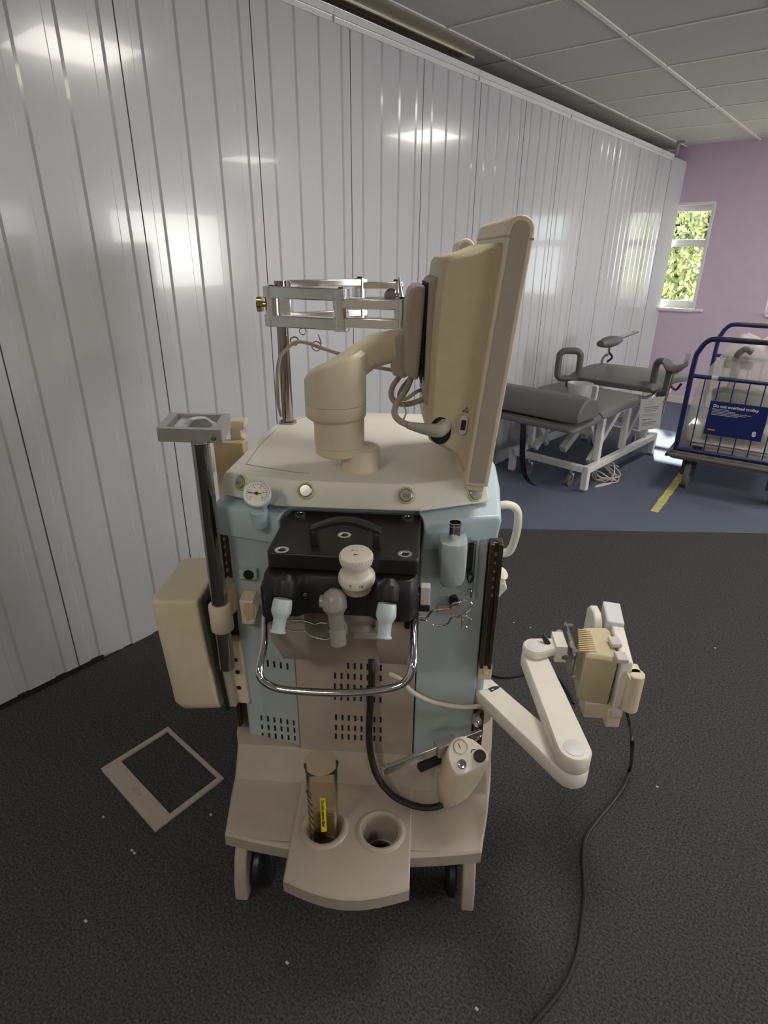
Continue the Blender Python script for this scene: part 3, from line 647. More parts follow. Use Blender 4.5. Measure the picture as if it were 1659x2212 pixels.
st = [pm(x, y, .10) for x, y in ((962, 600), (940, 598), (926, 606), (921, 700), (917, 800), (915, 868), (930, 872), (945, 700))]
b = BM(); loft(b, [MR(st, .07), MR(st, MW-.10)]); mo.part('rear_step', b, 'grey', hg, bevel=.005, ang=40)
b = BM()
for k in range(22):
    n0, h0_ = pm(923-k*.75, 612+k*9, .069); c = MM @ Vector((n0+.001, .0690, h0_)); box(b, c.x-.001, c.x+.001, c.y-.001, c.y+.002, c.z-.0022, c.z+.0022)
mo.part('vent_slots', b, 'dark', hg)
mp = [pm(x, y, .11) for x, y in ((921, 617), (900, 615), (886, 626), (879, 650), (874, 720), (870, 790), (874, 808), (888, 817), (903, 822), (910, 750))]
b = BM(); loft(b, [MR(mp, .10), MR(mp, MW-.12)]); mt_ = mo.part('mount_plate', b, 'grey', bevel=.008, ang=50)
b = BM(); mp2 = [pm(x, y, .13) for x, y in ((920, 612), (922, 610), (909, 822), (907, 822))]; loft(b, [MR(mp2, .097), MR(mp2, MW-.11)]); mo.part('mount_gap', b, 'dark', mt_)
mp3 = [pm(x, y, .14) for x, y in ((880, 716), (864, 718), (850, 730), (846, 770), (845, 800), (850, 810), (868, 816), (880, 814))]
b = BM(); loft(b, [MR(mp3, .13), MR(mp3, MW-.15)]); mo.part('mount_bracket', b, 'grey', mt_, bevel=.006, ang=50)
# plug boot, opening, switch
o_ = pm(951, 930, .016)
b = BM(); cc = MM @ Vector((o_[0], .014, o_[1])); lathe(b, cc, -wv, [(.030, -.01), (.030, .0025), (.027, .003), (.0, .001)], 28); op = mo.part('cable_opening', b, 'dark', hg)
for v in op.data.vertices: v.co.x = v.co.x*.78+(cc.x-mo.base.x)*.22
b = BM(); q1 = [MM @ Vector((*pm(x, y, 0.0)[:1], 0.0, pm(x, y, 0.0)[1])) for x, y in ((962, 925), (945, 930), (910, 925), (880, 918))]
q1[0] = q1[0]+wv*.02; tube(b, q1, lambda t: .020-.012*t, 12, smooth=5, sq=.8); mo.part('plug_boot', b, 'cable')
pw = pm(1000, 918, .014); cs = MM @ Vector((pw[0], .0125, pw[1])); b = BM(); loft(b, [[cs+nv*x*1.0+hv*z-wv*d for x, z in rrect(-.0085, .0085, -.021, .021, .008)] for d in (-.008, .003)]); sw = mo.part('switch_surround', b, 'pink', hg, bevel=.001)
b = BM(); loft(b, [[cs+nv*x+hv*z-wv*d for x, z in ((-.005, -.010), (.005, -.010), (.005, .012), (-.005, .012))] for d in (0, .0045)]); mo.part('rocker', b, 'black', sw)
b = BM(); ct_ = cs+hv*.030; tube(b, [ct_-nv*.006-wv*.0005, ct_+nv*.006-wv*.0005, ct_+nv*.003+hv*.009-wv*.0005], .0010, 6, closed=True, smooth=0); mo.part('warning_mark', b, 'ink', sw)
# column
b = BM(); c_ = pv(776, 1015, .33); cx, cy = -.006, .335
lathe(b, (cx, cy, 1.078), (0, 0, 1), [(.047, 0), (.0475, .003), (.046, .006), (.046, .050), (.043, .055)], 40); f1 = mo.part('column_foot', b, 'cream')
c1x, c1y = -.055, .335
b = BM(); loft(b, [[Vector((cx+(c1x-cx)*t+.046*math.cos(a)*(1), cy+.046*math.sin(a), 1.130+.012*t)) for a in [2*math.pi*i/32 for i in range(32)]] for t in (0, .5, 1)]); lathe(b, (c1x, c1y, 1.118), (0, 0, 1), [(.050, -.004), (.056, .0), (.0565, .018), (.0585, .020), (.0585, .085), (.05, .088)], 44); mo.part('lower_joint', b, 'cream')
c2x, c2y = -.062, .335
b = BM(); lathe(b, (c2x, c2y, 1.205), (0, 0, 1), [(.058, -.008), (.068, .0), (.070, .004), (.070, .030)], 44); mo.part('joint_ring', b, 'cream', bevel=.001)
b = BM(); lathe(b, (c2x, c2y, 1.236), (0, 0, 1), [(.070, 0), (.070, .04)], 44)
lc = [2*math.pi*i/44 for i in range(44)]
loft(b, [[Vector((c2x+.070*math.cos(a), c2y+.070*math.sin(a), 1.276)) for a in lc], [Vector((c2x+.070*math.cos(a), c2y+.070*math.sin(a), 1.288+.42*(.070*math.cos(a)+.070))) for a in lc], [Vector((c2x+.060*math.cos(a), c2y+.060*math.sin(a), 1.300+.42*(.060*math.cos(a)+.070))) for a in lc]]); el = mo.part('elbow_cylinder', b, 'cream', ang=50)
b = BM()
def sec(c, w, h, d):
    a = Vector((0, 1, 0)); d = Vector(d).normalized(); n = d.cross(a).normalized(); return [c+a*x+n*z for x, z in rrect(-w/2, w/2, -h/2, h/2, min(w, h)*.3, 4)]
loft(b, [sec(Vector((c2x-.01, c2y, 1.288)), .12, .07, (1, 0, .45)), sec(Vector((c2x+.03, c2y+.02, 1.312)), .108, .07, (1, 0, .5)), sec(Vector((c2x+.08, c2y+.05, 1.345)), .09, .07, (1, 0, .3)), sec(Vector((.075, .41, 1.356)), .08, .066, (1, 0, .15)), sec(Vector((.10, .42, 1.358)), .08, .062, (1, 0, .1))])
mo.part('arm', b, 'cream', bevel=.003, ang=40)
# second display behind
sm = Thing('display_monitor', 'second cream display, only its rounded top corner showing behind the big monitor', 'monitor', (.25, .95, 1.08))
b = BM(); Tm = .054; S0 = pv(985, 548, .9); top2 = pv(1003, 515, .9).z
def P2(c): 
    return [(S0.x-.0, c)]
pf = [(S0.x+(x), 1.15+z) for x, z in [(0, 0), (Tm, 0), (Tm, top2-1.15-Tm/2)]+[(Tm/2+Tm/2*math.cos(math.radians(a)), top2-1.15-Tm/2+Tm/2*math.sin(math.radians(a))) for a in range(15, 180, 15)]+[(0, top2-1.15-Tm/2)]]
prism(b, pf, 1, .90, 1.2); s2 = sm.part('bezel', b, 'cream', bevel=.003, ang=40)
cx2 = S0.x+Tm/2; cz2 = top2-Tm/2
b = BM(); prism(b, [(cx2-.018, 1.17), (cx2+.018, 1.17)]+[(cx2+.018*math.cos(math.radians(a)), cz2+.018*math.sin(math.radians(a))) for a in range(0, 181, 15)], 1, .8985, .91); sm.part('end_cap', b, 'grey', s2)
b = BM(); box(b, cx2-.02, cx2+.02, .80, 1.0, 1.078, 1.10); box(b, cx2-.02, cx2+.02, 1.0, 1.06, 1.078, 1.16); sm.part('stand', b, 'cream', bevel=.003)

# ------------ metal articulated arm on chrome pole
ma = Thing('articulated_arm', 'folding polished metal double-link arm on a chrome pole at the back of the machine top', 'support arm', (-.266, .721, 1.078))
b = BM(); lathe(b, (-.266, .721, 1.078), (0, 0, 1), [(.026, 0), (.026, .006), (.0165, .008), (.0165, .40)], 28); ma.part('pole', b, 'chromed')
A = Vector((-.262, .721, 0)); B = Vector((-.085, .625, 0)); C_ = Vector((.075, .60, 0)); D = Vector((-.06, .86, 0)); E_ = Vector((.045, .90, 0))
def link(p, q_, z0, z1, w=.032, h=.022, off=Vector((0, 0, 0))):
    b = BM()
    for z in (z0, z1):
        d = (q_-p).normalized()
        beam(b, p-d*.018+Vector((0, 0, z)), q_+d*.018+Vector((0, 0, z)), h, w, Vector((0, 0, 1)).cross(d)) if False else beam(b, p-d*.018+Vector((0, 0, z)), q_+d*.018+Vector((0, 0, z)), w, h)
    return ma.part('link_bar', b, 'steel', bevel=.003)
def hinge(p, z0, z1, r=.017):
    b = BM(); cyl(b, p+Vector((0, 0, z0)), p+Vector((0, 0, z1)), r, seg=24); hb = ma.part('hinge', b, 'steel', bevel=.002)
    b = BM(); cyl(b, p+Vector((0, 0, z1)), p+Vector((0, 0, z1+.004)), .007, seg=12); ma.part('hinge_screw', b, 'dark', hb)
A2 = Vector((-.285, .70, 0))
link(A2, B, 1.376, 1.450, .036, .031); link(B, C_, 1.382, 1.430, .036, .026)
link(A+Vector((.03, .02, 0)), D, 1.385, 1.47, .034, .02); link(D, E_, 1.42, 1.462, .034, .02)
hinge(A2, 1.36, 1.464, .02); hinge(B, 1.358, 1.464, .02); hinge(C_, 1.365, 1.444, .02); hinge(D, 1.37, 1.482, .018); hinge(E_, 1.41, 1.474, .018)
b = BM(); box(b, -.305, -.235, .70, .74, 1.385, 1.44); ma.part('clamp_block', b, 'steel', bevel=.003)
b = BM(); kp = Vector((-.300, .70, 1.418)); 
rings = []
for h_, r_ in ((0, .008), (.012, .008), (.013, .019), (.026, .020), (.028, .014)):
    rings.append([kp+Vector((-h_, (r_+.0022*math.cos(6*t)*(r_ > .015))*math.cos(t), (r_+.0022*math.cos(6*t)*(r_ > .015))*math.sin(t))) for t in [2*math.pi*i/36 for i in range(36)]])
loft(b, rings); ma.part('clamp_knob', b, 'brass', label='lobed brassy clamp knob')
b = BM(); kc = pv(847, 640, .62); lathe(b, kc+Vector((0, .02, 0)), (-.3, -1, 0), [(.010, -.01), (.018, -.002), (.019, .012), (.014, .016)], 20); ma.part('round_knob', b, 'chromed')
b = BM(); tube(b, [pv(872, 662, .60), pv(867, 640, .60), pv(864, 620, .60), pv(862, 598, .60)], lambda t: .007-.0045*t, 10); ma.part('lever', b, 'steel')
b = BM(); c = pv(885, 690, .60); box(b, .085, .13, .585, .64, 1.36, 1.44); ma.part('end_block', b, 'chromed', bevel=.004)
def ringo(px, py, v, r):
    c = pv(px, py, v); return [c+Vector((r*math.cos(t), .004*math.sin(t*2), r*math.sin(t))) for t in [2*math.pi*i/10 for i in range(10)]]
b = BM(); tube(b, ringo(683, 748, .66, .0125), .0016, 8, closed=True); tube(b, [pv(683, 737, .66), pv(693, 742, .66), pv(690, 730, .65), pv(687, 722, .65)], .0016, 8)
ma.part('cable_ring', b, 'chromed'); b = BM(); tube(b, ringo(636, 737, .71, .011), .0022, 8, closed=True); ma.part('cable_ring', b, 'chromed'); b = BM(); tube(b, ringo(654, 716, .70, .009), .0016, 8, closed=True); ma.part('cable_ring', b, 'chromed')

# cables around the column
def cable(name, pts, r, mt, label, fr='M', cat_='cable', smooth=8):
    b = BM(); tube(b, pts, r, 10, smooth=smooth); p = pts[0]; return solo(name, b, mt, label, cat_, p, fr)
cable('signal_cable', [pv(607, 897, .80), pv(601, 870, .74), pv(599, 820, .70), pv(604, 775, .68), pv(620, 753, .69), pv(640, 739, .69), pv(665, 741, .68), pv(690, 750, .66), pv(720, 760, .64), pv(745, 769, .60), pv(800, 790, .55), pv(850, 800, .5)], .0052, 'cable', 'grey cable rising beside the chrome pole and through the wire rings')
cable('plug_cable', [pv(882, 918, .255), pv(862, 908, .27), pv(852, 892, .29), pv(858, 870, .31), pv(872, 850, .33), pv(882, 832, .36), pv(890, 812, .38)], .0072, 'cable', 'thick grey cable looping from the big monitor down to its plug')
cable('video_cable', [pv(862, 815, .42), pv(848, 835, .40), pv(845, 855, .38), pv(856, 870, .36), pv(880, 873, .36), pv(905, 866, .37), pv(920, 860, .38)], .0065, 'cable', 'grey cable curled behind the monitor mount above the plug')
cable('thin_cable', [pv(884, 818, .45), pv(868, 838, .43), pv(862, 856, .42), pv(876, 862, .42), pv(900, 846, .42), pv(914, 842, .42)], .0045, 'cable', 'thin pale cable looped closest to the monitor mount')
cable('cable_tail', [pv(872, 905, .30), pv(877, 890, .31), pv(870, 873, .33), pv(860, 870, .34)], .002, 'hose', 'thin white tail hanging under the looped monitor cables')

# ------------ left pole with clamp plate
lp = Thing('instrument_pole', 'dark chrome pole with a square metal top plate clamped on the left rail', 'pole', (-.34, .2, .58))
tp = pv(430, 955, .2); bp_ = pv(489, 1440, .2); ux = -.338
b = BM(); cyl(b, (ux, .2, .575), (ux, .2, 1.175), .0195, seg=36); lp.part('pole', b, 'chromed', bevel=.001)
pc = [pz(336, 925, 1.20), pz(479, 929, 1.20), pz(500, 893, 1.20), pz(365, 891, 1.20)]
b = BM(); pa, pb_, pcc, pd = pc
ex_ = (pb_-pa); ey_ = ((pd-pa)+(pcc-pb_))*.5; PM = Matrix((ex_.normalized(), ey_.normalized(), Vector((0, 0, 1)))).transposed().to_4x4(); PM.translation = pa
Lx, Ly = ex_.length, ey_.length
plate(b, [rrect(0, Lx, 0, Ly, .006), [(p[0], p[1]) for p in rrect(.02, Lx-.02, .016, Ly-.014, .004)]], -.030, 0, lambda x, y, a: PM @ Vector((x, y, a))); box(b, .004, Lx-.004, .004, Ly-.004, -.028, -.012, PM); tpp = lp.part('top_plate', b, 'gunm', bevel=.002)
b = BM(); cc = PM @ Vector((Lx*.56, Ly*.48, -.012)); lathe(b, cc, (0, 0, 1), [(.046, 0), (.045, .004), (.036, .006), (.030, .010), (.020, .018), (.008, .020), (0, .0205)], 36); lp.part('locating_dish', b, 'chrome', tpp)
b = BM(); box(b, .03, .07, .02, Ly-.02, -.0115, -.006, PM); lp.part('wedge', b, 'steel', tpp, bevel=.002)
b = BM(); sc0 = PM @ Vector((Lx*.86, 0, -.017)); lathe(b, sc0, (0, -1, 0), [(.007, -.003), (.007, .001), (.004, .003)], 16); lp.part('plate_screw', b, 'brass', tpp)
# clamp
zc_ = pv(477, 1330, .2).z
b = BM(); lathe(b, (ux, .2, zc_-.04), (0, 0, 1), [(.024, 0), (.028, .004), (.028, .072), (.024, .076)], 36); loft(b, [[(ux, .195, z), (ux+.026, .225, z), (ux+.030, .275, z), (ux-.0, .275, z), (ux-.01, .21, z)] for z in (zc_-.01, zc_+.072)]); lp.part('clamp', b, 'cream', bevel=.004, ang=50)
bk = Thing('rail_bracket', 'cream bracket plate with three bolt holes low on the left rail', 'bracket', (-.31, .25, .5))
b = BM(); ptsb = [pv(495, 1384, .235), pv(517, 1388, .235), pv(537, 1521, .235), pv(487, 1514, .235)]; loft(b, [ptsb, [p+Vector((0, .03, 0)) for p in ptsb]]); bk.part('plate', b, 'cream', bevel=.003)
b = BM()
for x, y in ((508, 1426), (513, 1452), (516, 1486)): c = pv(x, y, .234); lathe(b, c+Vector((0, .002, 0)), (0, -1, 0), [(.0065, 0), (.0065, .002), (.003, .003)], 14)
bk.part('bolt_heads', b, 'dark')
# beige side box
sb_ = Thing('side_module', 'beige plastic module box mounted low on the left side of the machine', 'equipment box', (-.44, .3, .42))
def sec2(z, g_=0, gt=0): 
    return [Vector((x, y, z)) for x, y in [(-.510+g_, .225+g_), (-.500+g_, .198+g_), (-.478, .190+g_), (-.386, .200+g_), (-.386, .425), (-.492, .425), (-.510+g_, .405)]]
b = BM(); loft(b, [sec2(.420, .022), sec2(.432, .008), sec2(.455, 0), sec2(.755, 0), sec2(.768, .006)]);
for v in b.verts: v.co.x += (.76-v.co.z)*.06-.010
sb_.part('cover', b, 'cream', bevel=.006, ang=45)
b = BM(); loft(b, [[(-.384+(.76-z)*.075, .215, z), (-.350+(.76-z)*.05, .215, z), (-.350+(.76-z)*.05, .42, z), (-.384+(.76-z)*.075, .42, z)] for z in (.43, .745)]); sb_.part('chassis', b, 'grey', bevel=.003)
b = BM(); loft(b, [[(-.3845+(.76-z)*.075, .207, z), (-.374+(.76-z)*.07, .207, z), (-.374+(.76-z)*.07, .42, z), (-.3845+(.76-z)*.075, .42, z)] for z in (.425, .765)]); sb_.part('gap', b, 'dark')

# ------------ right swing arm and patient module
ar = Thing('swing_arm', 'two-section cream swing arm reaching out from the right rail', 'support arm', (.326, .276, .45))
b0 = Vector((.324, .276, 0)); e0_ = Vector((.500, .020, 0)); s0_ = Vector((.468, .357, 0))
def stad(p, q_, r0, r1, n=10):
    d = (q_-p).normalized(); a = Vector((-d.y, d.x, 0)); out = []
    for i in range(n+1): t = math.pi/2+math.pi*i/n; out.append(p+d*math.cos(t)*r0+a*math.sin(t)*r0)
    for i in range(n+1): t = -math.pi/2+math.pi*i/n; out.append(q_+d*math.cos(t)*r1+a*math.sin(t)*r1)
    return out
def armsec(bm_, p, q_, r0, r1, z0, z1):
    s = stad(p, q_, r0, r1); s2 = stad(p, q_, r0-.004, r1-.004)
    loft(bm_, [[v+Vector((0, 0, z0)) for v in s2], [v+Vector((0, 0, z0+.005)) for v in s], [v+Vector((0, 0, z1-.005)) for v in s], [v+Vector((0, 0, z1)) for v in s2]])
b = BM(); armsec(b, b0, e0_, .034, .038, .462, .502); a1 = ar.part('lower_arm', b, 'white', ang=40)
b = BM(); armsec(b, e0_, s0_, .038, .034, .504, .549); a2 = ar.part('upper_arm', b, 'white', ang=40)
for p, z, par in ((b0, .502, a1), (e0_, .549, a2), (s0_, .575, a2)):
    b = BM(); lathe(b, p+Vector((0, 0, z)), (0, 0, 1), [(.024, -.002), (.024, .0012), (.022, .002), (0, .002)], 36); ar.part('cap_disc', b, 'trimw', par)
b = BM(); lathe(b, b0, (0, 0, 1), [(.026, .385), (.030, .392), (.030, .43), (.034, .465)], 36); ar.part('mount_post', b, 'cream')
b = BM(); box(b, .302, .336, .225, .250, .556, .60); cyl(b, (.32, .224, .58), (.32, .22, .58), .006, seg=12); ar.part('rail_clamp', b, 'cream', bevel=.003)
b = BM(); armsec(b, s0_, Vector((.535, .375, 0)), .034, .022, .55, .575); box(b, .52, .55, .34, .41, .535, .585); ar.part('head_joint', b, 'white', ang=40)
b = BM(); cyl(b, (.545, .335, .555), (.545, .425, .575), .010, seg=20); ar.part('tilt_pin', b, 'steel', bevel=.001)
# logo on lower arm
dl = (e0_-b0).normalized(); al = Vector((-dl.y, dl.x, 0)); zz = .5025
b = BM(); lg = [pz(x, y, zz) for x, y in ((1053, 1487), (1066, 1483), (1082, 1482), (1077, 1487), (1061, 1495))]; loft(b, [lg, [p+Vector((0, 0, .0008)) for p in lg]]); lgo = ar.part('logo', b, 'ink', a1)
b = BM(); lg = [pz(x, y, zz+.0009) for x, y in ((1061, 1490), (1066, 1488), (1068, 1489), (1064, 1491))]; loft(b, [lg, [p+Vector((0, 0, .0006)) for p in lg]]); ar.part('logo_mark', b, 'trimw', lgo)
b = BM(); tube(b, [pv(1190, 1412, .37), pv(1188, 1400, .37), pv(1180, 1385, .37), pv(1172, 1370, .375)], lambda t: .011-.005*t, 10); ar.part('lock_lever', b, 'black')
pmn = Thing('patient_module', 'cream and white monitoring module with side vents held on the right swing arm', 'patient monitor', (.64, .36, .42))
b = BM(); plp = [(.567, .430), (.575, .452), (.578, .30)]
b = BM(); loft(b, [[(.560, .31, .50), (.564, .31, .50), (.564, .45, .50), (.560, .45, .50)], [(.560, .30, .60), (.564, .30, .60), (.564, .44, .60), (.560, .44, .60)]]); mpl = pmn.part('mount_plate', b, 'steel')
b = BM()
for y_, z_ in ((.31, .595), (.43, .595), (.31, .51), (.43, .51)): cyl(b, (.556, y_, z_), (.580, y_, z_), .005, seg=10)
pmn.part('mount_screws', b, 'steel', mpl)
def hsec(z, g_=0): return [Vector((x, y, z)) for x, y in [(.583+g_, .285+g_), (.655, .268+g_), (.66, .27), (.672, .395), (.665, .41), (.60+g_, .412-g_)]]
b = BM(); loft(b, [hsec(.455, .004), hsec(.462), hsec(.597), hsec(.606, .008)]);
for v in b.verts: v.co.x += (.605-v.co.z)*-.04
hh = pmn.part('rear_housing', b, 'cream2', bevel=.004, ang=40)
b = BM()
for k in range(12):
    t = k/11; p = pz(1248+t*3, 1360+t*46, .606); q_ = pz(1275+t*14, 1364+t*44, .606); beam(b, p+Vector((0, 0, .0005)), q_+Vector((0, 0, .0005)), .0035, .003)
pmn.part('vent_slots', b, 'tan', hh)
def bsec(z, g_=0): return [Vector((x, y, z)) for x, y in [(.662+g_, .25+g_), (.690-g_, .25+g_), (.728-g_, .50-g_), (.715, .515-g_), (.692+g_, .51-g_)]]
b = BM(); loft(b, [bsec(.43, .003), bsec(.436), bsec(.607), bsec(.613, .004)]); bz = pmn.part('front_bezel', b, 'white', bevel=.003, ang=40)
b = BM(); pr = [(.425, .47), (.425, .58), (.435, .605), (.46, .622), (.50, .62), (.52, .60), (.525, .47)]; prism(b, pr, 0, .642, .664); dd = pmn.part('recorder_door', b, 'white', bevel=.004, ang=40)
b = BM(); loft(b, [[Vector((x, y, z)) for x, y in ((.668, .415), (.712, .405), (.730, .51), (.684, .52))] for z in (.55, .625)]); pmn.part('recorder_box', b, 'trimw', bevel=.004)
b = BM(); box(b, .60, .665, .275, .33, .405, .455); box(b, .655, .690, .255, .32, .395, .455); pmn.part('connector_base', b, 'cream', bevel=.003)
b = BM(); cyl(b, (.700, .245, .47), (.700, .245, .585), .021, seg=28); box(b, .679, .715, .245, .285, .47, .585); pmn.part('hand_grip', b, 'cream', bevel=.004)
b = BM()
for (x, y) in ((1329, 1383), (1343, 1416)):
    c = pz(x, y, .622); box(b, c.x-.014, c.x+.014, c.y-.018, c.y+.018, .610, .622)
pmn.part('key_pad', b, 'pink', bz, bevel=.002)
# black lead from module to the floor
cable('mains_lead', [MF @ pv(1352, 1528, .27), MF @ pv(1362, 1570, .22), MF @ pv(1366, 1610, .16)] + [wz(1362, 1655, .05), wz(1345, 1700, .012), wz(1318, 1738, .006), wz(1286, 1776, .006), wz(1264, 1812, .006), wz(1259, 1860, .006), wz(1262, 1920, .006), wz(1258, 1980, .006), wz(1248, 2050, .006), wz(1228, 2110, .006), wz(1195, 2160, .006), wz(1150, 2212, .006), wz(1090, 2280, .006)], .0052, 'rubber', 'long black lead trailing from the module across the charcoal carpet', 'W')
cable('black_lead', [wz(1030, 1440, .006), wz(1065, 1459, .006), wz(1095, 1463, .006), wz(1125, 1458, .006), wz(1170, 1448, .006), wz(1200, 1460, .006), wz(1225, 1490, .006), wz(1240, 1520, .006)], .005, 'rubber', 'short black lead on the carpet behind the swing arm', 'W')

# ------------ suction regulator, bar
rb = Thing('equipment_bar', 'flat chrome bar slanting out from the foot of the right rail', 'metal bar', (.31, .2, .41))
pA = pz(1038, 1583, .41); pB = pz(826, 1666, .41)
b = BM(); beam(b, pA, pB, .010, .026, Vector((0, 0, 1))); 
rb.part('bar', b, 'steel', bevel=.002)
b = BM(); lathe(b, pv(1031, 1560, .19), (0, -1, .3), [(.010, -.03), (.013, 0), (.009, .010), (0, .014)], 20); lathe(b, pv(1033, 1590, .19), (0, -1, .3), [(.008, -.03), (.010, 0), (.0, .010)], 20); rb.part('clamp_nut', b, 'chrome')
b = BM(); c = pv(925, 1646, .16); beam(b, pz(905, 1655, .36), pz(950, 1635, .36), .02, .03); rb.part('under_block', b, 'black', bevel=.002)
rg_ = Thing('suction_regulator', 'cream rounded triangular suction regulator with dial and knobs on the bar', 'regulator', (.28, .12, .28))
face_px = [(944+30, 1605), (985, 1592), (1000, 1589), (1020, 1596), (1040, 1610), (1054, 1625), (1058, 1640), (1050, 1652), (1025, 1668), (1002, 1677), (987, 1679), (976, 1668), (968, 1645), (965, 1622)]
face_px = [(973, 1604), (985, 1592), (1000, 1590), (1022, 1597), (1042, 1612), (1055, 1630), (1056, 1641), (1046, 1652), (1024, 1666), (1000, 1676), (984, 1677), (973, 1662), (966, 1640), (965, 1620)]
fc = pv(1008, 1634, .10)
fn_ = Vector((.02, -.62, .78)).normalized()
def onpl(x, y, p0, n):
    d = MI.to_3x3() @ ray(x, y); t = (p0-CL).dot(n)/d.dot(n); return CL+d*t
FP = [onpl(x, y, fc, fn_) for x, y in face_px]
axd = (pv(978, 1712, .13)-fc)
b = BM(); cen = sum(FP, Vector())/len(FP)
def rs(s, off): return [cen+(p-cen)*s+off for p in FP]
loft(b, [rs(.92, fn_*.004), rs(1, Vector((0, 0, 0))), rs(1.02, axd*.12), rs(1.04, axd*.2), rs(1.0, axd*.6), rs(.82, axd*1.0), rs(.6, axd*1.06)]); bd = rg_.part('body', b, 'cream', bevel=.002, ang=60)
b = BM(); loft(b, [rs(.91, fn_*.0035), rs(.90, fn_*.0055)]); rg_.part('face_plate', b, 'white', bd)
def onf(x, y): return onpl(x, y, fc+fn_*.0055, fn_)
b = BM(); lathe(b, onf(995, 1613), fn_, [(.0165, -.002), (.018, .002), (.0165, .004), (.0155, .002)], 32, cap=False); rg_.part('dial_ring', b, 'chrome', bd)
b = BM(); lathe(b, onf(995, 1613), fn_, [(.0158, -.002), (.0158, .001), (0, .0012)], 32); dl_ = rg_.part('dial', b, 'face', bd)
b = BM(); c = onf(995, 1617)+fn_*.002; beam(b, c, onf(990, 1606)+fn_*.002, .0014, .001, fn_); rg_.part('needle', b, 'ink', dl_)
b = BM(); lathe(b, onf(997, 1651), fn_, [(.012, 0), (.011, .008), (.010, .009), (.009, .022), (0, .024)], 24); rg_.part('chrome_knob', b, 'chrome', bd)
b = BM(); lathe(b, onf(1035, 1634), fn_, [(.0145, 0), (.0145, .018), (.012, .021), (0, .0215)], 28); rg_.part('black_knob', b, 'black', bd)
b = BM(); tube(b, [onf(1017, 1626), onf(1020, 1620), onf(1027, 1619)], .0012, 6); rg_.part('printed_arc', b, 'ink', bd)
b = BM(); tube(b, [onpl(x, y, fc+axd*.5-Vector((.03, .012, 0)), Vector((-.6, -.8, 0))) for x, y in ((946, 1658), (942, 1676), (953, 1693), (961, 1696), (955, 1678))], .0016, 6, closed=True); rg_.part('side_mark', b, 'tan', bd)
b = BM(); beam(b, pz(942, 1620, .41)+Vector((0, .0, 0)), pz(985, 1602, .41), .03, .035); rg_.part('hanger', b, 'gunm', bevel=.003)
cable('black_hose', [pv(803, 1425, .205), pv(803, 1460, .19), pv(800, 1520, .185), pv(797, 1580, .18), pv(800, 1625, .17), pv(812, 1670, .15), pv(832, 1702, .13), pv(860, 1726, .115), pv(900, 1742, .105), pv(935, 1744, .10), pv(958, 1736, .11), pv(968, 1722, .12)], .0088, 'rubber', 'thick black hose hanging down the centre panel and curving to the regulator', cat_='hose')
cable('white_hose', [pv(840, 1455, .19), pv(866, 1468, .185), pv(890, 1494, .18), pv(930, 1515, .19), pv(980, 1526, .20), pv(1020, 1527, .215), pv(1050, 1524, .245)], .0062, 'hose', 'ivory hose sagging from under the block to the right swing arm', cat_='hose')

# ------------ clear beaker
bk_ = Thing('specimen_cylinder', 'smoky clear plastic cylinder with yellow label standing in the left cup of the base', 'container', (-.073, .034, .13))
b = BM(); lathe(b, (-.073, .034, .128), (0, 0, 1), [(.0, .0), (.034, .0), (.036, .004), (.0385, .30), (.0400, .312), (.0415, .315), (.0405, .317), (.0385, .312), (.0365, .30), (.034, .008), (0, .006)], 48, cap=False); by_ = bk_.part('cylinder', b, 'beaker')
def oncyl(u_, z, r=.0383): # angle about axis, facing camera
    return Vector((-.073+r*math.sin(u_), .034-r*math.cos(u_), z))
b = BM()
for a0, a1 in ((.02, .36),):
    n = 6; loft(b, [[oncyl(a0+(a1-a0)*k/n, z, r) for k in range(n+1)]+[oncyl(a0+(a1-a0)*k/n, z, r-.0008) for k in range(n, -1, -1)] for z, r in ((.258, .0388), (.372, .0396))])
lb = bk_.part('label', b, 'ylab', label='narrow yellow label')
am = .19; cpt = oncyl(am, .366, .0402); out_ = Vector((math.sin(am), -math.cos(am), 0))
b = textbm('Do not remove filter', .0105, axes(oncyl(am-.09, .366, .0402), (0, 0, -1), out_.cross(Vector((0, 0, -1)))), .0002, .0002); bk_.part('lettering', b, 'ink', lb)
b = BM()
for k in range(9):
    z = .365-k*.022; a0 = -1.0 if k else -1.15
    tube(b, [oncyl(a0, z+.004, .0392), oncyl(a0+.25, z, .0392), oncyl(a0+.55, z-.002, .0392)], .0009 if k else .0016, 6, smooth=2)
bk_.part('graduation', b, 'ink', by_)
b = BM(); lathe(b, (-.073, .034, .1295), (0, 0, 1), [(0, 0), (.033, 0), (.033, .012), (0, .012)], 32, cap=False); bk_.part('residue', b, 'dirt', by_)

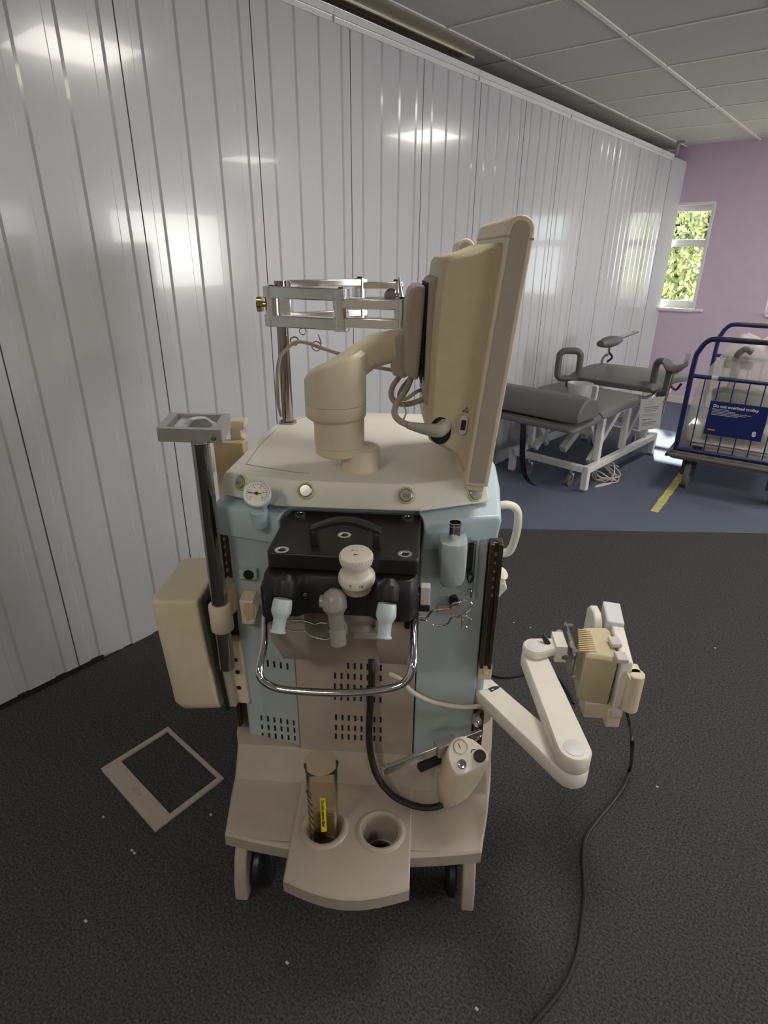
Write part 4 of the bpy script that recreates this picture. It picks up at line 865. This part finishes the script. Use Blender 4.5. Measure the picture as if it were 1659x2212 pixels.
# ------------ floor trim frame
ff = Thing('floor_frame', 'taupe square plastic frame lying loose on the charcoal carpet', 'plastic frame', wz(350, 1685, 0), 'W')
q4 = [wz(217, 1662, .004), wz(335, 1797, .004), wz(484, 1682, .004), wz(363, 1571, .004)]
def bil(s, t): return q4[0]*(1-s)*(1-t)+q4[1]*(1-s)*t+q4[2]*s*t+q4[3]*s*(1-t)   # s across to the far side, t along the near side
b = BM(); plate(b, [[(0, 0), (1, 0), (1, 1), (0, 1)], [(.245, .055), (.945, .055), (.945, .945), (.245, .945)]], 0, .008, lambda s, t, a: bil(s, t)+Vector((0, 0, a-.004))); ff.part('frame', b, 'taupe', bevel=.0015)
b = BM(); tube(b, [bil(.09, .30)+Vector((0, 0, .0045)), bil(.09, .85)+Vector((0, 0, .0045))], .0015, 6, smooth=0); tube(b, [bil(.10, .48)+Vector((0, 0, .006)), bil(.15, .46)+Vector((0, 0, .006)), bil(.17, .52)+Vector((0, 0, .006)), bil(.13, .57)+Vector((0, 0, .006))], .002, 8, closed=True, smooth=3); ff.part('latch_outline', b, 'grey')
b = BM(); rn = random.Random(3)
for x, y in ((285, 1837), (290, 1843), (455, 1760), (223, 1765), (1110, 1345), (1146, 1356), (1030, 1480+700), (1420, 1700), (1545, 1400), (620, 2080), (185, 1990)):
    c = wz(x, y, .002); box(b, c.x-.004, c.x+.003, c.y-.002, c.y+.003, .0, .003)
solo('lint', b, 'scrap', 'tiny pale crumbs scattered on the charcoal carpet', 'debris', wz(285, 1840, 0), 'W', kind='stuff')

# ============================================================ COUCH
cm = Matrix.Translation((-1.98, 3.98, 0)) @ Matrix.Rotation(math.radians(-4.5), 4, 'Z')
co_ = Thing('treatment_couch', 'grey padded treatment couch with padded armrest loops on a white steel base', 'couch', (.3, .6, 0), mtx=cm)
def bx(n_, mt, boxes, bev=.004, par=None, label=None):
    b = BM()
    for q_ in boxes: box(b, *q_)
    return co_.part(n_, b, mt, par, bevel=bev, label=label)
LX, LY = .60, 1.20; tw = .045
for x, y in ((0, 0), (LX, 0), (0, LY), (LX, LY)):
    b = BM(); box(b, x-tw/2, x+tw/2, y-tw/2, y+tw/2, .015, .19); lg = co_.part('leg', b, 'wframe', bevel=.003)
    b = BM(); cyl(b, (x, y, 0), (x, y, .018), .028, seg=18); co_.part('foot', b, 'tyre', lg)
bx('base_frame', 'wframe', [(0, LX, -tw/2, tw/2, .14, .185), (0, LX, LY-tw/2, LY+tw/2, .14, .185), (-tw/2, tw/2, 0, LY, .14, .185), (LX-tw/2, LX+tw/2, 0, LY, .14, .185)])
for x, y in ((.13, .03), (.47, .03), (.13, LY-.08), (.47, LY-.08)):
    b = BM(); lathe(b, (x-.012, y-.0, .045), (1, 0, 0), [(.02, 0), (.045, .002), (.045, .022), (.02, .024)], 24); cs_ = co_.part('castor', b, 'tyre')
    b = BM(); cyl(b, (x, y+.01, .05), (x, y+.01, .15), .014, seg=12); beam(b, (x+.015, y, .045), (x+.012, y+.01, .10), .006, .03); co_.part('castor_fork', b, 'chrome', cs_)
b = BM()
for x in (.08, .52):
    beam(b, (x, .18, .16), (x, .62, .50), .03, .045); beam(b, (x, .75, .16), (x, 1.05, .50), .03, .045)
    beam(b, (x, .10, .50), (x, .36, .16), .025, .04)
beam(b, (.08, .40, .32), (.52, .40, .32), .04, .04); beam(b, (.08, .9, .33), (.52, .9, .33), .04, .04); beam(b, (.3, .2, .2), (.3, .6, .42), .05, .05)
co_.part('lifting_arms', b, 'wframe', bevel=.003)
for q0 in [(LX-.05, LX-.005, .17, .215, .18, .50), (LX-.05, LX-.005, .60, .645, .18, .50), (.01, .055, .17, .215, .18, .50), (LX-.05, LX-.005, 1.02, 1.065, .18, .50)]: bx('upright', 'wframe', [q0])
bx('bed_frame', 'wframe', [(.03, .07, -.30, 1.5, .48, .515), (.53, .57, -.05, 1.5, .48, .515), (.03, .57, -.02, .02, .48, .515), (.03, .57, .70, .74, .48, .515)])
def pad(name, y0, y1, z0, z1, h0=None, x0=-.06, x1=.66, hump=0, th=.065):
    b = BM(); rings = []; n = 12
    for k in range(n+1):
        t = k/n; y = y0+(y1-y0)*t; z = z0+(z1-z0)*t+hump*math.sin(math.pi*t); e = min(1, min(t, 1-t)*n/1.0); tt = th*(.55+.45*min(1, e)); sh = .02*(1-min(1, e))
        rings.append([Vector((X, y, z+Z)) for X, Z in [(x0+sh, -tt*.5), (x0+sh+.0, 0), (x0+sh+.03, tt*.45), ((x0+x1)/2, tt*.55), (x1-sh-.03, tt*.45), (x1-sh, 0), (x1-sh, -tt*.5), ((x0+x1)/2, -tt*.6)]])
    loft(b, rings); return co_.part(name, b, 'vinyl', bevel=.006, ang=50)
pad('leg_pad', -.42, .02, .535, .55, th=.05); pad('seat_pad', .03, .72, .555, .565, hump=.015); pad('back_pad', .76, 1.62, .62, .60, hump=.045, x0=-.04, x1=.70)
def loop(cx_, cy_, cz_, w, h, ex, rr=.028):
    pts = []
    for X, Z in rrect(-w/2, w/2, -h/2, h/2, .045, 3): pts.append(Vector((cx_, cy_, cz_))+Vector(ex)*X+Vector((0, 0, 1))*Z)
    b = BM(); tube(b, pts, rr, 12, closed=True, smooth=3); return b
l0 = cm.inverted() @ wx(1229, 788, -1.83)
lo_ = co_.part('armrest_loop', loop(l0.x, l0.y, l0.z, .16, .21, (.75, .66, 0), .025), 'vinyl')
b = BM(); cyl(b, (l0.x, l0.y, l0.z-.10), (l0.x, l0.y, .49), .008, seg=10); beam(b, (l0.x, l0.y, .495), (.05, l0.y, .495), .03, .015); co_.part('loop_post', b, 'black', lo_)
r0 = cm.inverted() @ wx(1428, 815, -1.22)
lo_ = co_.part('armrest_loop', loop(r0.x, r0.y, r0.z, .15, .23, (.86, -.5, 0), .025), 'vinyl')
b = BM(); cyl(b, (r0.x, r0.y, r0.z-.09), (r0.x, r0.y, .49), .009, seg=10); beam(b, (r0.x, r0.y, .495), (.55, r0.y, .495), .03, .015); co_.part('loop_post', b, 'chromed', lo_)
# leg supports
lr = cm.inverted() @ wx(1318, 738, -1.80); b = BM()
rings = []
for k in range(9):
    t = k/8; c = lr+Vector((-.03+.05*t, -.12+.26*t, -.012+.02*t)); w = .062*math.sin(math.pi*(.18+.64*t)); rings.append([c+Vector((w*math.cos(a), 0, w*.75*math.sin(a)-.0)) for a in [2*math.pi*i/14 for i in range(14)]])
loft(b, rings); ls = co_.part('leg_rest', b, 'vinyl', ang=60)
b = BM(); beam(b, lr+Vector((.0, .10, .01)), lr+Vector((.05, .40, .055)), .05, .012); tube(b, [lr+Vector((0, 0, -.04)), lr+Vector((0, 0, -.10)), lr+Vector((-.03, -.03, -.15)), lr+Vector((-.04, -.04, -.38))], .010, 10); co_.part('rest_rod', b, 'chromed', ls)
b = BM(); tube(b, [lr+Vector((.01, 0, -.09)), lr+Vector((.03, .02, -.13)), lr+Vector((0, 0, -.17))], .010, 8); co_.part('rest_knob', b, 'black', ls)
rr_ = cm.inverted() @ wx(1457, 795, -1.12); b = BM(); rings = []
for k in range(9):
    t = k/8; c = rr_+Vector((-.08+.16*t, .0, .04-.05*math.sin(math.pi*t))); w = .055*math.sin(math.pi*(.15+.7*t)); rings.append([c+Vector((0, w*1.6*math.cos(a), w*.6*math.sin(a))) for a in [2*math.pi*i/14 for i in range(14)]])
loft(b, rings); ls = co_.part('leg_rest', b, 'vinyl', ang=60)
b = BM(); beam(b, rr_+Vector((.07, 0, .02)), rr_+Vector((.075, 0, .11)), .012, .03); tube(b, [rr_+Vector((0, 0, -.04)), rr_+Vector((-.01, 0, -.14)), rr_+Vector((-.03, 0, -.45))], .010, 10); co_.part('rest_rod', b, 'steel', ls)
b = BM(); tube(b, [rr_+Vector((0, 0, -.13)), rr_+Vector((.04, 0, -.15)), rr_+Vector((.07, 0, -.10))], .009, 8); co_.part('rest_knob', b, 'black', ls)
# bolster (half round)
bl = Thing('bolster_cushion', 'charcoal half-round bolster lying across the near end of the couch', 'cushion', (.3, -.2, .56), mtx=cm)
b = BM(); sec_ = [(-.40, .575), (-.405, .62), (-.38, .675), (-.32, .715), (-.24, .725), (-.16, .70), (-.10, .645), (-.085, .585), (-.09, .575)]
n = 10; rings = []
for k in range(n+1):
    t = k/n; x = -.07+.74*t; e = 1 if 0 < k < n else .93; rings.append([Vector((x, -.24+(y+.24)*e, .64+(z-.64)*e)) for y, z in sec_])
loft(b, rings); bl.part('pad', b, 'vinyl', bevel=.01, ang=50)
# strap
st_ = Thing('strap', 'black strap hanging from the near end of the couch to the carpet', 'strap', (.1, -.1, 0), mtx=cm)
Sp = [cm.inverted() @ p for p in (wy(1131, 900, 3.62), wy(1129, 950, 3.66), wy(1128, 985, 3.72), wy(1131, 1015, 3.78), wz(1138, 1035, .01), wz(1153, 1048, .004))]
b = BM(); P_s = cat(Sp, 6); rings = []
for i, p in enumerate(P_s): rings.append([p+Vector((-.022, 0, 0)), p+Vector((.022, 0, 0)), p+Vector((.022, .004, .003)), p+Vector((-.022, .004, .003))])
loft(b, rings); st_.part('webbing', b, 'rubber')
# jug on couch
jc = cm.inverted() @ wz(1250, 872, .60); jg = Thing('measuring_jug', 'translucent white plastic jug standing on the couch seat behind the bolster', 'jug', (jc.x, jc.y, .59), mtx=cm)
b = BM(); lathe(b, (jc.x, jc.y, .592), (0, 0, 1), [(0, 0), (.062, 0), (.065, .004), (.078, .15), (.080, .15), (.076, .149), (.063, .006), (0, .004)], 28, cap=False)
for v in b.verts:
    if v.co.z > .73 and v.co.x < jc.x-.05: v.co.x -= .015
jb = jg.part('body', b, mat('frosted_plastic', (.62, .62, .63), .3, alpha=.75)); b = BM(); tube(b, [(jc.x+.075, jc.y, .735), (jc.x+.115, jc.y, .735), (jc.x+.118, jc.y, .69), (jc.x+.11, jc.y, .62), (jc.x+.10, jc.y, .60)], .008, 10); jg.part('handle', b, 'trimw')
# paper sign
sg = Thing('paper_notice', 'printed white paper notice hanging from the right armrest loop', 'notice', wy(1405, 890, 4.25), 'W')
s4 = [wy(1384, 860, 4.3), wy(1433, 857, 4.3), wy(1425, 925, 4.22), wy(1379, 930, 4.22)]
b = BM(); loft(b, [s4, [p+Vector((.0, .002, 0)) for p in s4]]); pg = sg.part('sheet', b, 'paper')
b = BM()
def sgp(s, t): return (s4[0]*(1-s)+s4[1]*s)*(1-t)+(s4[3]*(1-s)+s4[2]*s)*t+Vector((0, -.001, 0))
for s0, s1, t, w in ((.38, .62, .13, .003), (.36, .66, .20, .003), (.2, .85, .30, .005), (.2, .8, .36, .004), (.25, .75, .42, .004), (.15, .85, .52, .002), (.15, .8, .56, .002), (.15, .6, .68, .005), (.15, .8, .76, .004), (.15, .8, .81, .004), (.15, .7, .86, .003)): beam(b, sgp(s0, t), sgp(s1, t), .0012, w, Vector((0, 0, 1)))
sg.part('print_lines', b, 'gunm', pg)
b = BM(); tube(b, [sgp(.5, 0), wy(1420, 845, 4.35), sgp(.6, 0)], .0015, 6, smooth=0); box(b, s4[0].x, s4[1].x, 4.297, 4.303, s4[0].z-.004, s4[0].z+.006); sg.part('hanging_clip', b, 'steel')
# coiled cable
rn = random.Random(11); pts = []
c0 = wz(1298, 1030, .02)
for k in range(46):
    a = k*.82; r = .055+.035*rn.random(); pts.append(Vector((c0.x+.02+(r+.02)*math.cos(a)+rn.uniform(-.02, .02), c0.y+r*.7*math.sin(a), max(.008, .055+.055*math.sin(a*.93+1)+rn.uniform(-.02, .03)))))
pts += [wz(1285, 1052, .006), wz(1300, 1046, .006), wz(1320, 1043, .006), wz(1334, 1040, .006), wz(1336, 1030, .006), wz(1326, 1022, .02)]
b = BM(); tube(b, pts, .0045, 8, smooth=5); cc_ = solo('coiled_cable', b, 'hose', 'tangled white cable heaped on the carpet by the couch leg', 'cable', c0, 'W')
# yellow tape
b = BM(); t4 = [wz(1404, 1104, .0015), wz(1423, 1108, .0015), wz(1462, 1047, .0015), wz(1458, 1034, .0015)]
d_ = (wz(1500, 988, 0)-wz(1413, 1106, 0)); d_.z = 0; d_.normalize(); nrm = Vector((d_.y, -d_.x, 0)); s0 = wz(1413, 1106, 0)
b = BM(); N = 30; w = .026
for sgn in (0,):
    L_ = []; R_ = []
    for k in range(N+1):
        p = s0+d_*(1.5*k/N); L_.append(p-nrm*(w+rn.uniform(-.003, .002))); R_.append(p+nrm*(w+rn.uniform(-.003, .002)))
    loft(b, [[L_[k]+Vector((0, 0, .0005)), R_[k]+Vector((0, 0, .0005)), R_[k]+Vector((0, 0, .0025)), L_[k]+Vector((0, 0, .0025))] for k in range(N+1)])
solo('floor_tape', b, 'tape', 'worn yellow tape strip on the blue carpet running under the trolley', 'tape', s0, 'W')

# ============================================================ TROLLEY
tm = Matrix.Translation((-.99, 4.44, 0)) @ Matrix.Rotation(math.radians(5), 4, 'Z'); TI = tm.inverted()
tr = Thing('platform_trolley', 'navy blue tubular platform trolley with wire mesh ends and worn grey deck', 'trolley', (.4, .6, 0), mtx=tm)
DW, DL = .78, 1.18
b = BM(); plate(b, [rrect(0, DW, 0, DL, .05)], .215, .27, lambda x, y, a: Vector((x, y, a))); dk = tr.part('deck', b, 'deck', bevel=.008, ang=50)
b = BM(); tube(b, [Vector((x, y, .243)) for x, y in rrect(-.008, DW+.008, -.008, DL+.008, .055)], .013, 10, closed=True, smooth=2); tr.part('deck_bumper', b, 'tyre', dk)
for x, y in ((.14, .06), (DW-.10, .05), (.12, DL-.1), (DW-.12, DL-.1)):
    b = BM(); lathe(b, (x-.02, y, .092), (1, 0, 0), [(.03, 0), (.085, .003), (.092, .010), (.092, .032), (.085, .038), (.03, .040)], 30); wl = tr.part('wheel', b, 'tyre')
    b = BM(); box(b, x-.04, x+.04, y-.02, y+.06, .195, .215); beam(b, (x-.028, y, .09), (x-.028, y+.03, .20), .004, .04); beam(b, (x+.026, y, .09), (x+.026, y+.03, .20), .004, .04); tr.part('wheel_fork', b, 'black', wl)
def handle(y, zt):
    b = BM(); r = .09
    pts = [(.035, y, .28), (.035, y, .5), (.035, y, zt-.16), (.05, y, zt-.08), (.085, y, zt-.02), (.14, y, zt), (.3, y, zt), (DW-.14, y, zt), (DW-.085, y, zt-.02), (DW-.05, y, zt-.08), (DW-.035, y, zt-.16), (DW-.035, y, .5), (DW-.035, y, .28)]
    tube(b, pts, .017, 14, smooth=6); h = tr.part('push_handle', b, 'navy')
    b = BM(); tube(b, [(.035, y, .80), (DW-.035, y, .80)], .014, 12, smooth=0); tr.part('cross_bar', b, 'navy', h); b = BM(); tube(b, [(.02, y, .285), (DW-.02, y, .285)], .016, 12, smooth=0); tr.part('cross_bar', b, 'navy', h)
    b = BM()
    for k in range(1, 8): x = .035+(DW-.07)*k/8; cyl(b, (x, y, .28), (x, y, .80), .004, seg=8)
    tube(b, [(.12, y, .345), (DW-.035, y, .345)], .0035, 8, smooth=0); tr.part('mesh_wires', b, 'navy', h)
    b = BM(); tube(b, [(.20, y-.0, zt+.002), (DW-.2, y, zt+.002)], .0175, 12, smooth=0); tr.part('worn_grip', b, 'black', h)
    b = BM(); tube(b, [(.16, y, .80), (.20, y, .80)], .0148, 12, smooth=0); tr.part('tape_wrap', b, 'scrap', h)
handle(.03, 1.05); handle(DL-.03, 1.05)
# sign panel
yy = .02
def ts(x, y): 
    p = TI @ CAM; d = TI.to_3x3() @ ray(x, y); t = (yy-p.y)/d.y; return p+d*t
S4 = [ts(1537, 864), ts(1662, 879), ts(1640, 957), ts(1519, 935)]
b = BM(); x0_, x1_, z1_, z0_ = S4[0].x, S4[0].x+.34, S4[0].z, S4[3].z
x0_ = (S4[0].x+S4[3].x)/2; box(b, x0_, x0_+.345, .000, .010, z0_, z1_); pn = tr.part('sign_panel', b, 'navys', bevel=.001, label='navy sign reading do not overload trolley')
TT = lambda x, z: axes((x, -.0004, z), (1, 0, 0), (0, 0, 1))
b = textbm('Do not overload trolley', .0275, TT(x0_+.022, z1_-.04), .0004, .0009)
for k, L in enumerate((.10, .14, .235, .205, .16)): beam(b, (x0_+.02, -.0004, z1_-.052-k*.0095), (x0_+.02+L, -.0004, z1_-.052-k*.0095), .0006, .0028, Vector((0, 0, 1)))
merge(b, textbm('8', .045, TT(x0_+.285, z0_+.03), .0004, .0025)); tr.part('lettering', b, 'trimw', pn)
b = BM(); beam(b, (x0_+.022, -.0004, z0_+.035), (x0_+.065, -.0004, z0_+.035), .0006, .009, Vector((0, 0, 1))); tr.part('orange_mark', b, 'orange', pn)
# bag
bg_ = Thing('polythene_bag', 'large milky polythene bag of equipment standing on the trolley deck', 'bag', (.3, .5, .27), mtx=tm)
b = BM(); rings = []; rn = random.Random(5)
prof2 = [(0, .30, .34), (.03, .335, .37), (.2, .34, .37), (.4, .31, .33), (.55, .25, .24), (.66, .18, .15), (.72, .12, .08), (.76, .10, .05)]
for h, rx, ry in prof2:
    rings.append([Vector((.36+rx*math.copysign(abs(math.cos(t))**.7, math.cos(t))*(1+.05*math.sin(5*t+h*9))-.10*max(0, h-.4), .52+ry*math.copysign(abs(math.sin(t))**.7, math.sin(t))*(1+.06*math.cos(7*t+h*13))-.2*h*.5, .272+h+.03*math.sin(3*t+2)*(h > .5))) for t in [2*math.pi*i/48 for i in range(48)]])
loft(b, rings, cap=True); bg_.part('film', b, 'film', ang=70)
b = BM(); tube(b, [(.24, .32, .85), (.26, .30, .93), (.30, .3, .97), (.34, .31, .95)], .022, 10); tube(b, [(.26, .30, .93), (.28, .3, .8), (.3, .3, .68)], .018, 10); bg_.part('knotted_neck', b, 'deck')
ct_ = Thing('covered_equipment', 'dark padded equipment bundled inside the polythene bag', 'equipment', (.35, .5, .27), mtx=tm)
b = BM(); box(b, .15, .58, .25, .70, .30, .42); ct_.part('case', b, 'pgrey', bevel=.02)
b = BM(); tube(b, [(.18, .3, .62), (.35, .28, .66), (.55, .35, .60)], .07, 14); tube(b, [(.40, .28, .5), (.52, .3, .46)], .06, 14); ct_.part('padded_roll', b, 'vinyl')
b = BM(); cyl(b, (.26, .42, .42), (.26, .40, .86), .03, seg=16); box(b, .18, .36, .38, .46, .82, .88); ct_.part('stand_head', b, 'vinyl', bevel=.006)
cx_ = Thing('shallow_tray', 'pale shallow carton tray lying on the trolley deck behind the sign', 'carton', (.3, .14, .27), mtx=tm)
b = BM(); box(b, .11, .56, .07, .20, .272, .345); cx_.part('tray', b, 'carton', bevel=.004)
b = BM(); box(b, .135, .20, .066, .07, .29, .312); box(b, .25, .30, .066, .07, .285, .29); cx_.part('printed_mark', b, 'ink')
b = BM(); box(b, .30, .40, .066, .07, .315, .335); cx_.part('yellow_mark', b, 'tan')
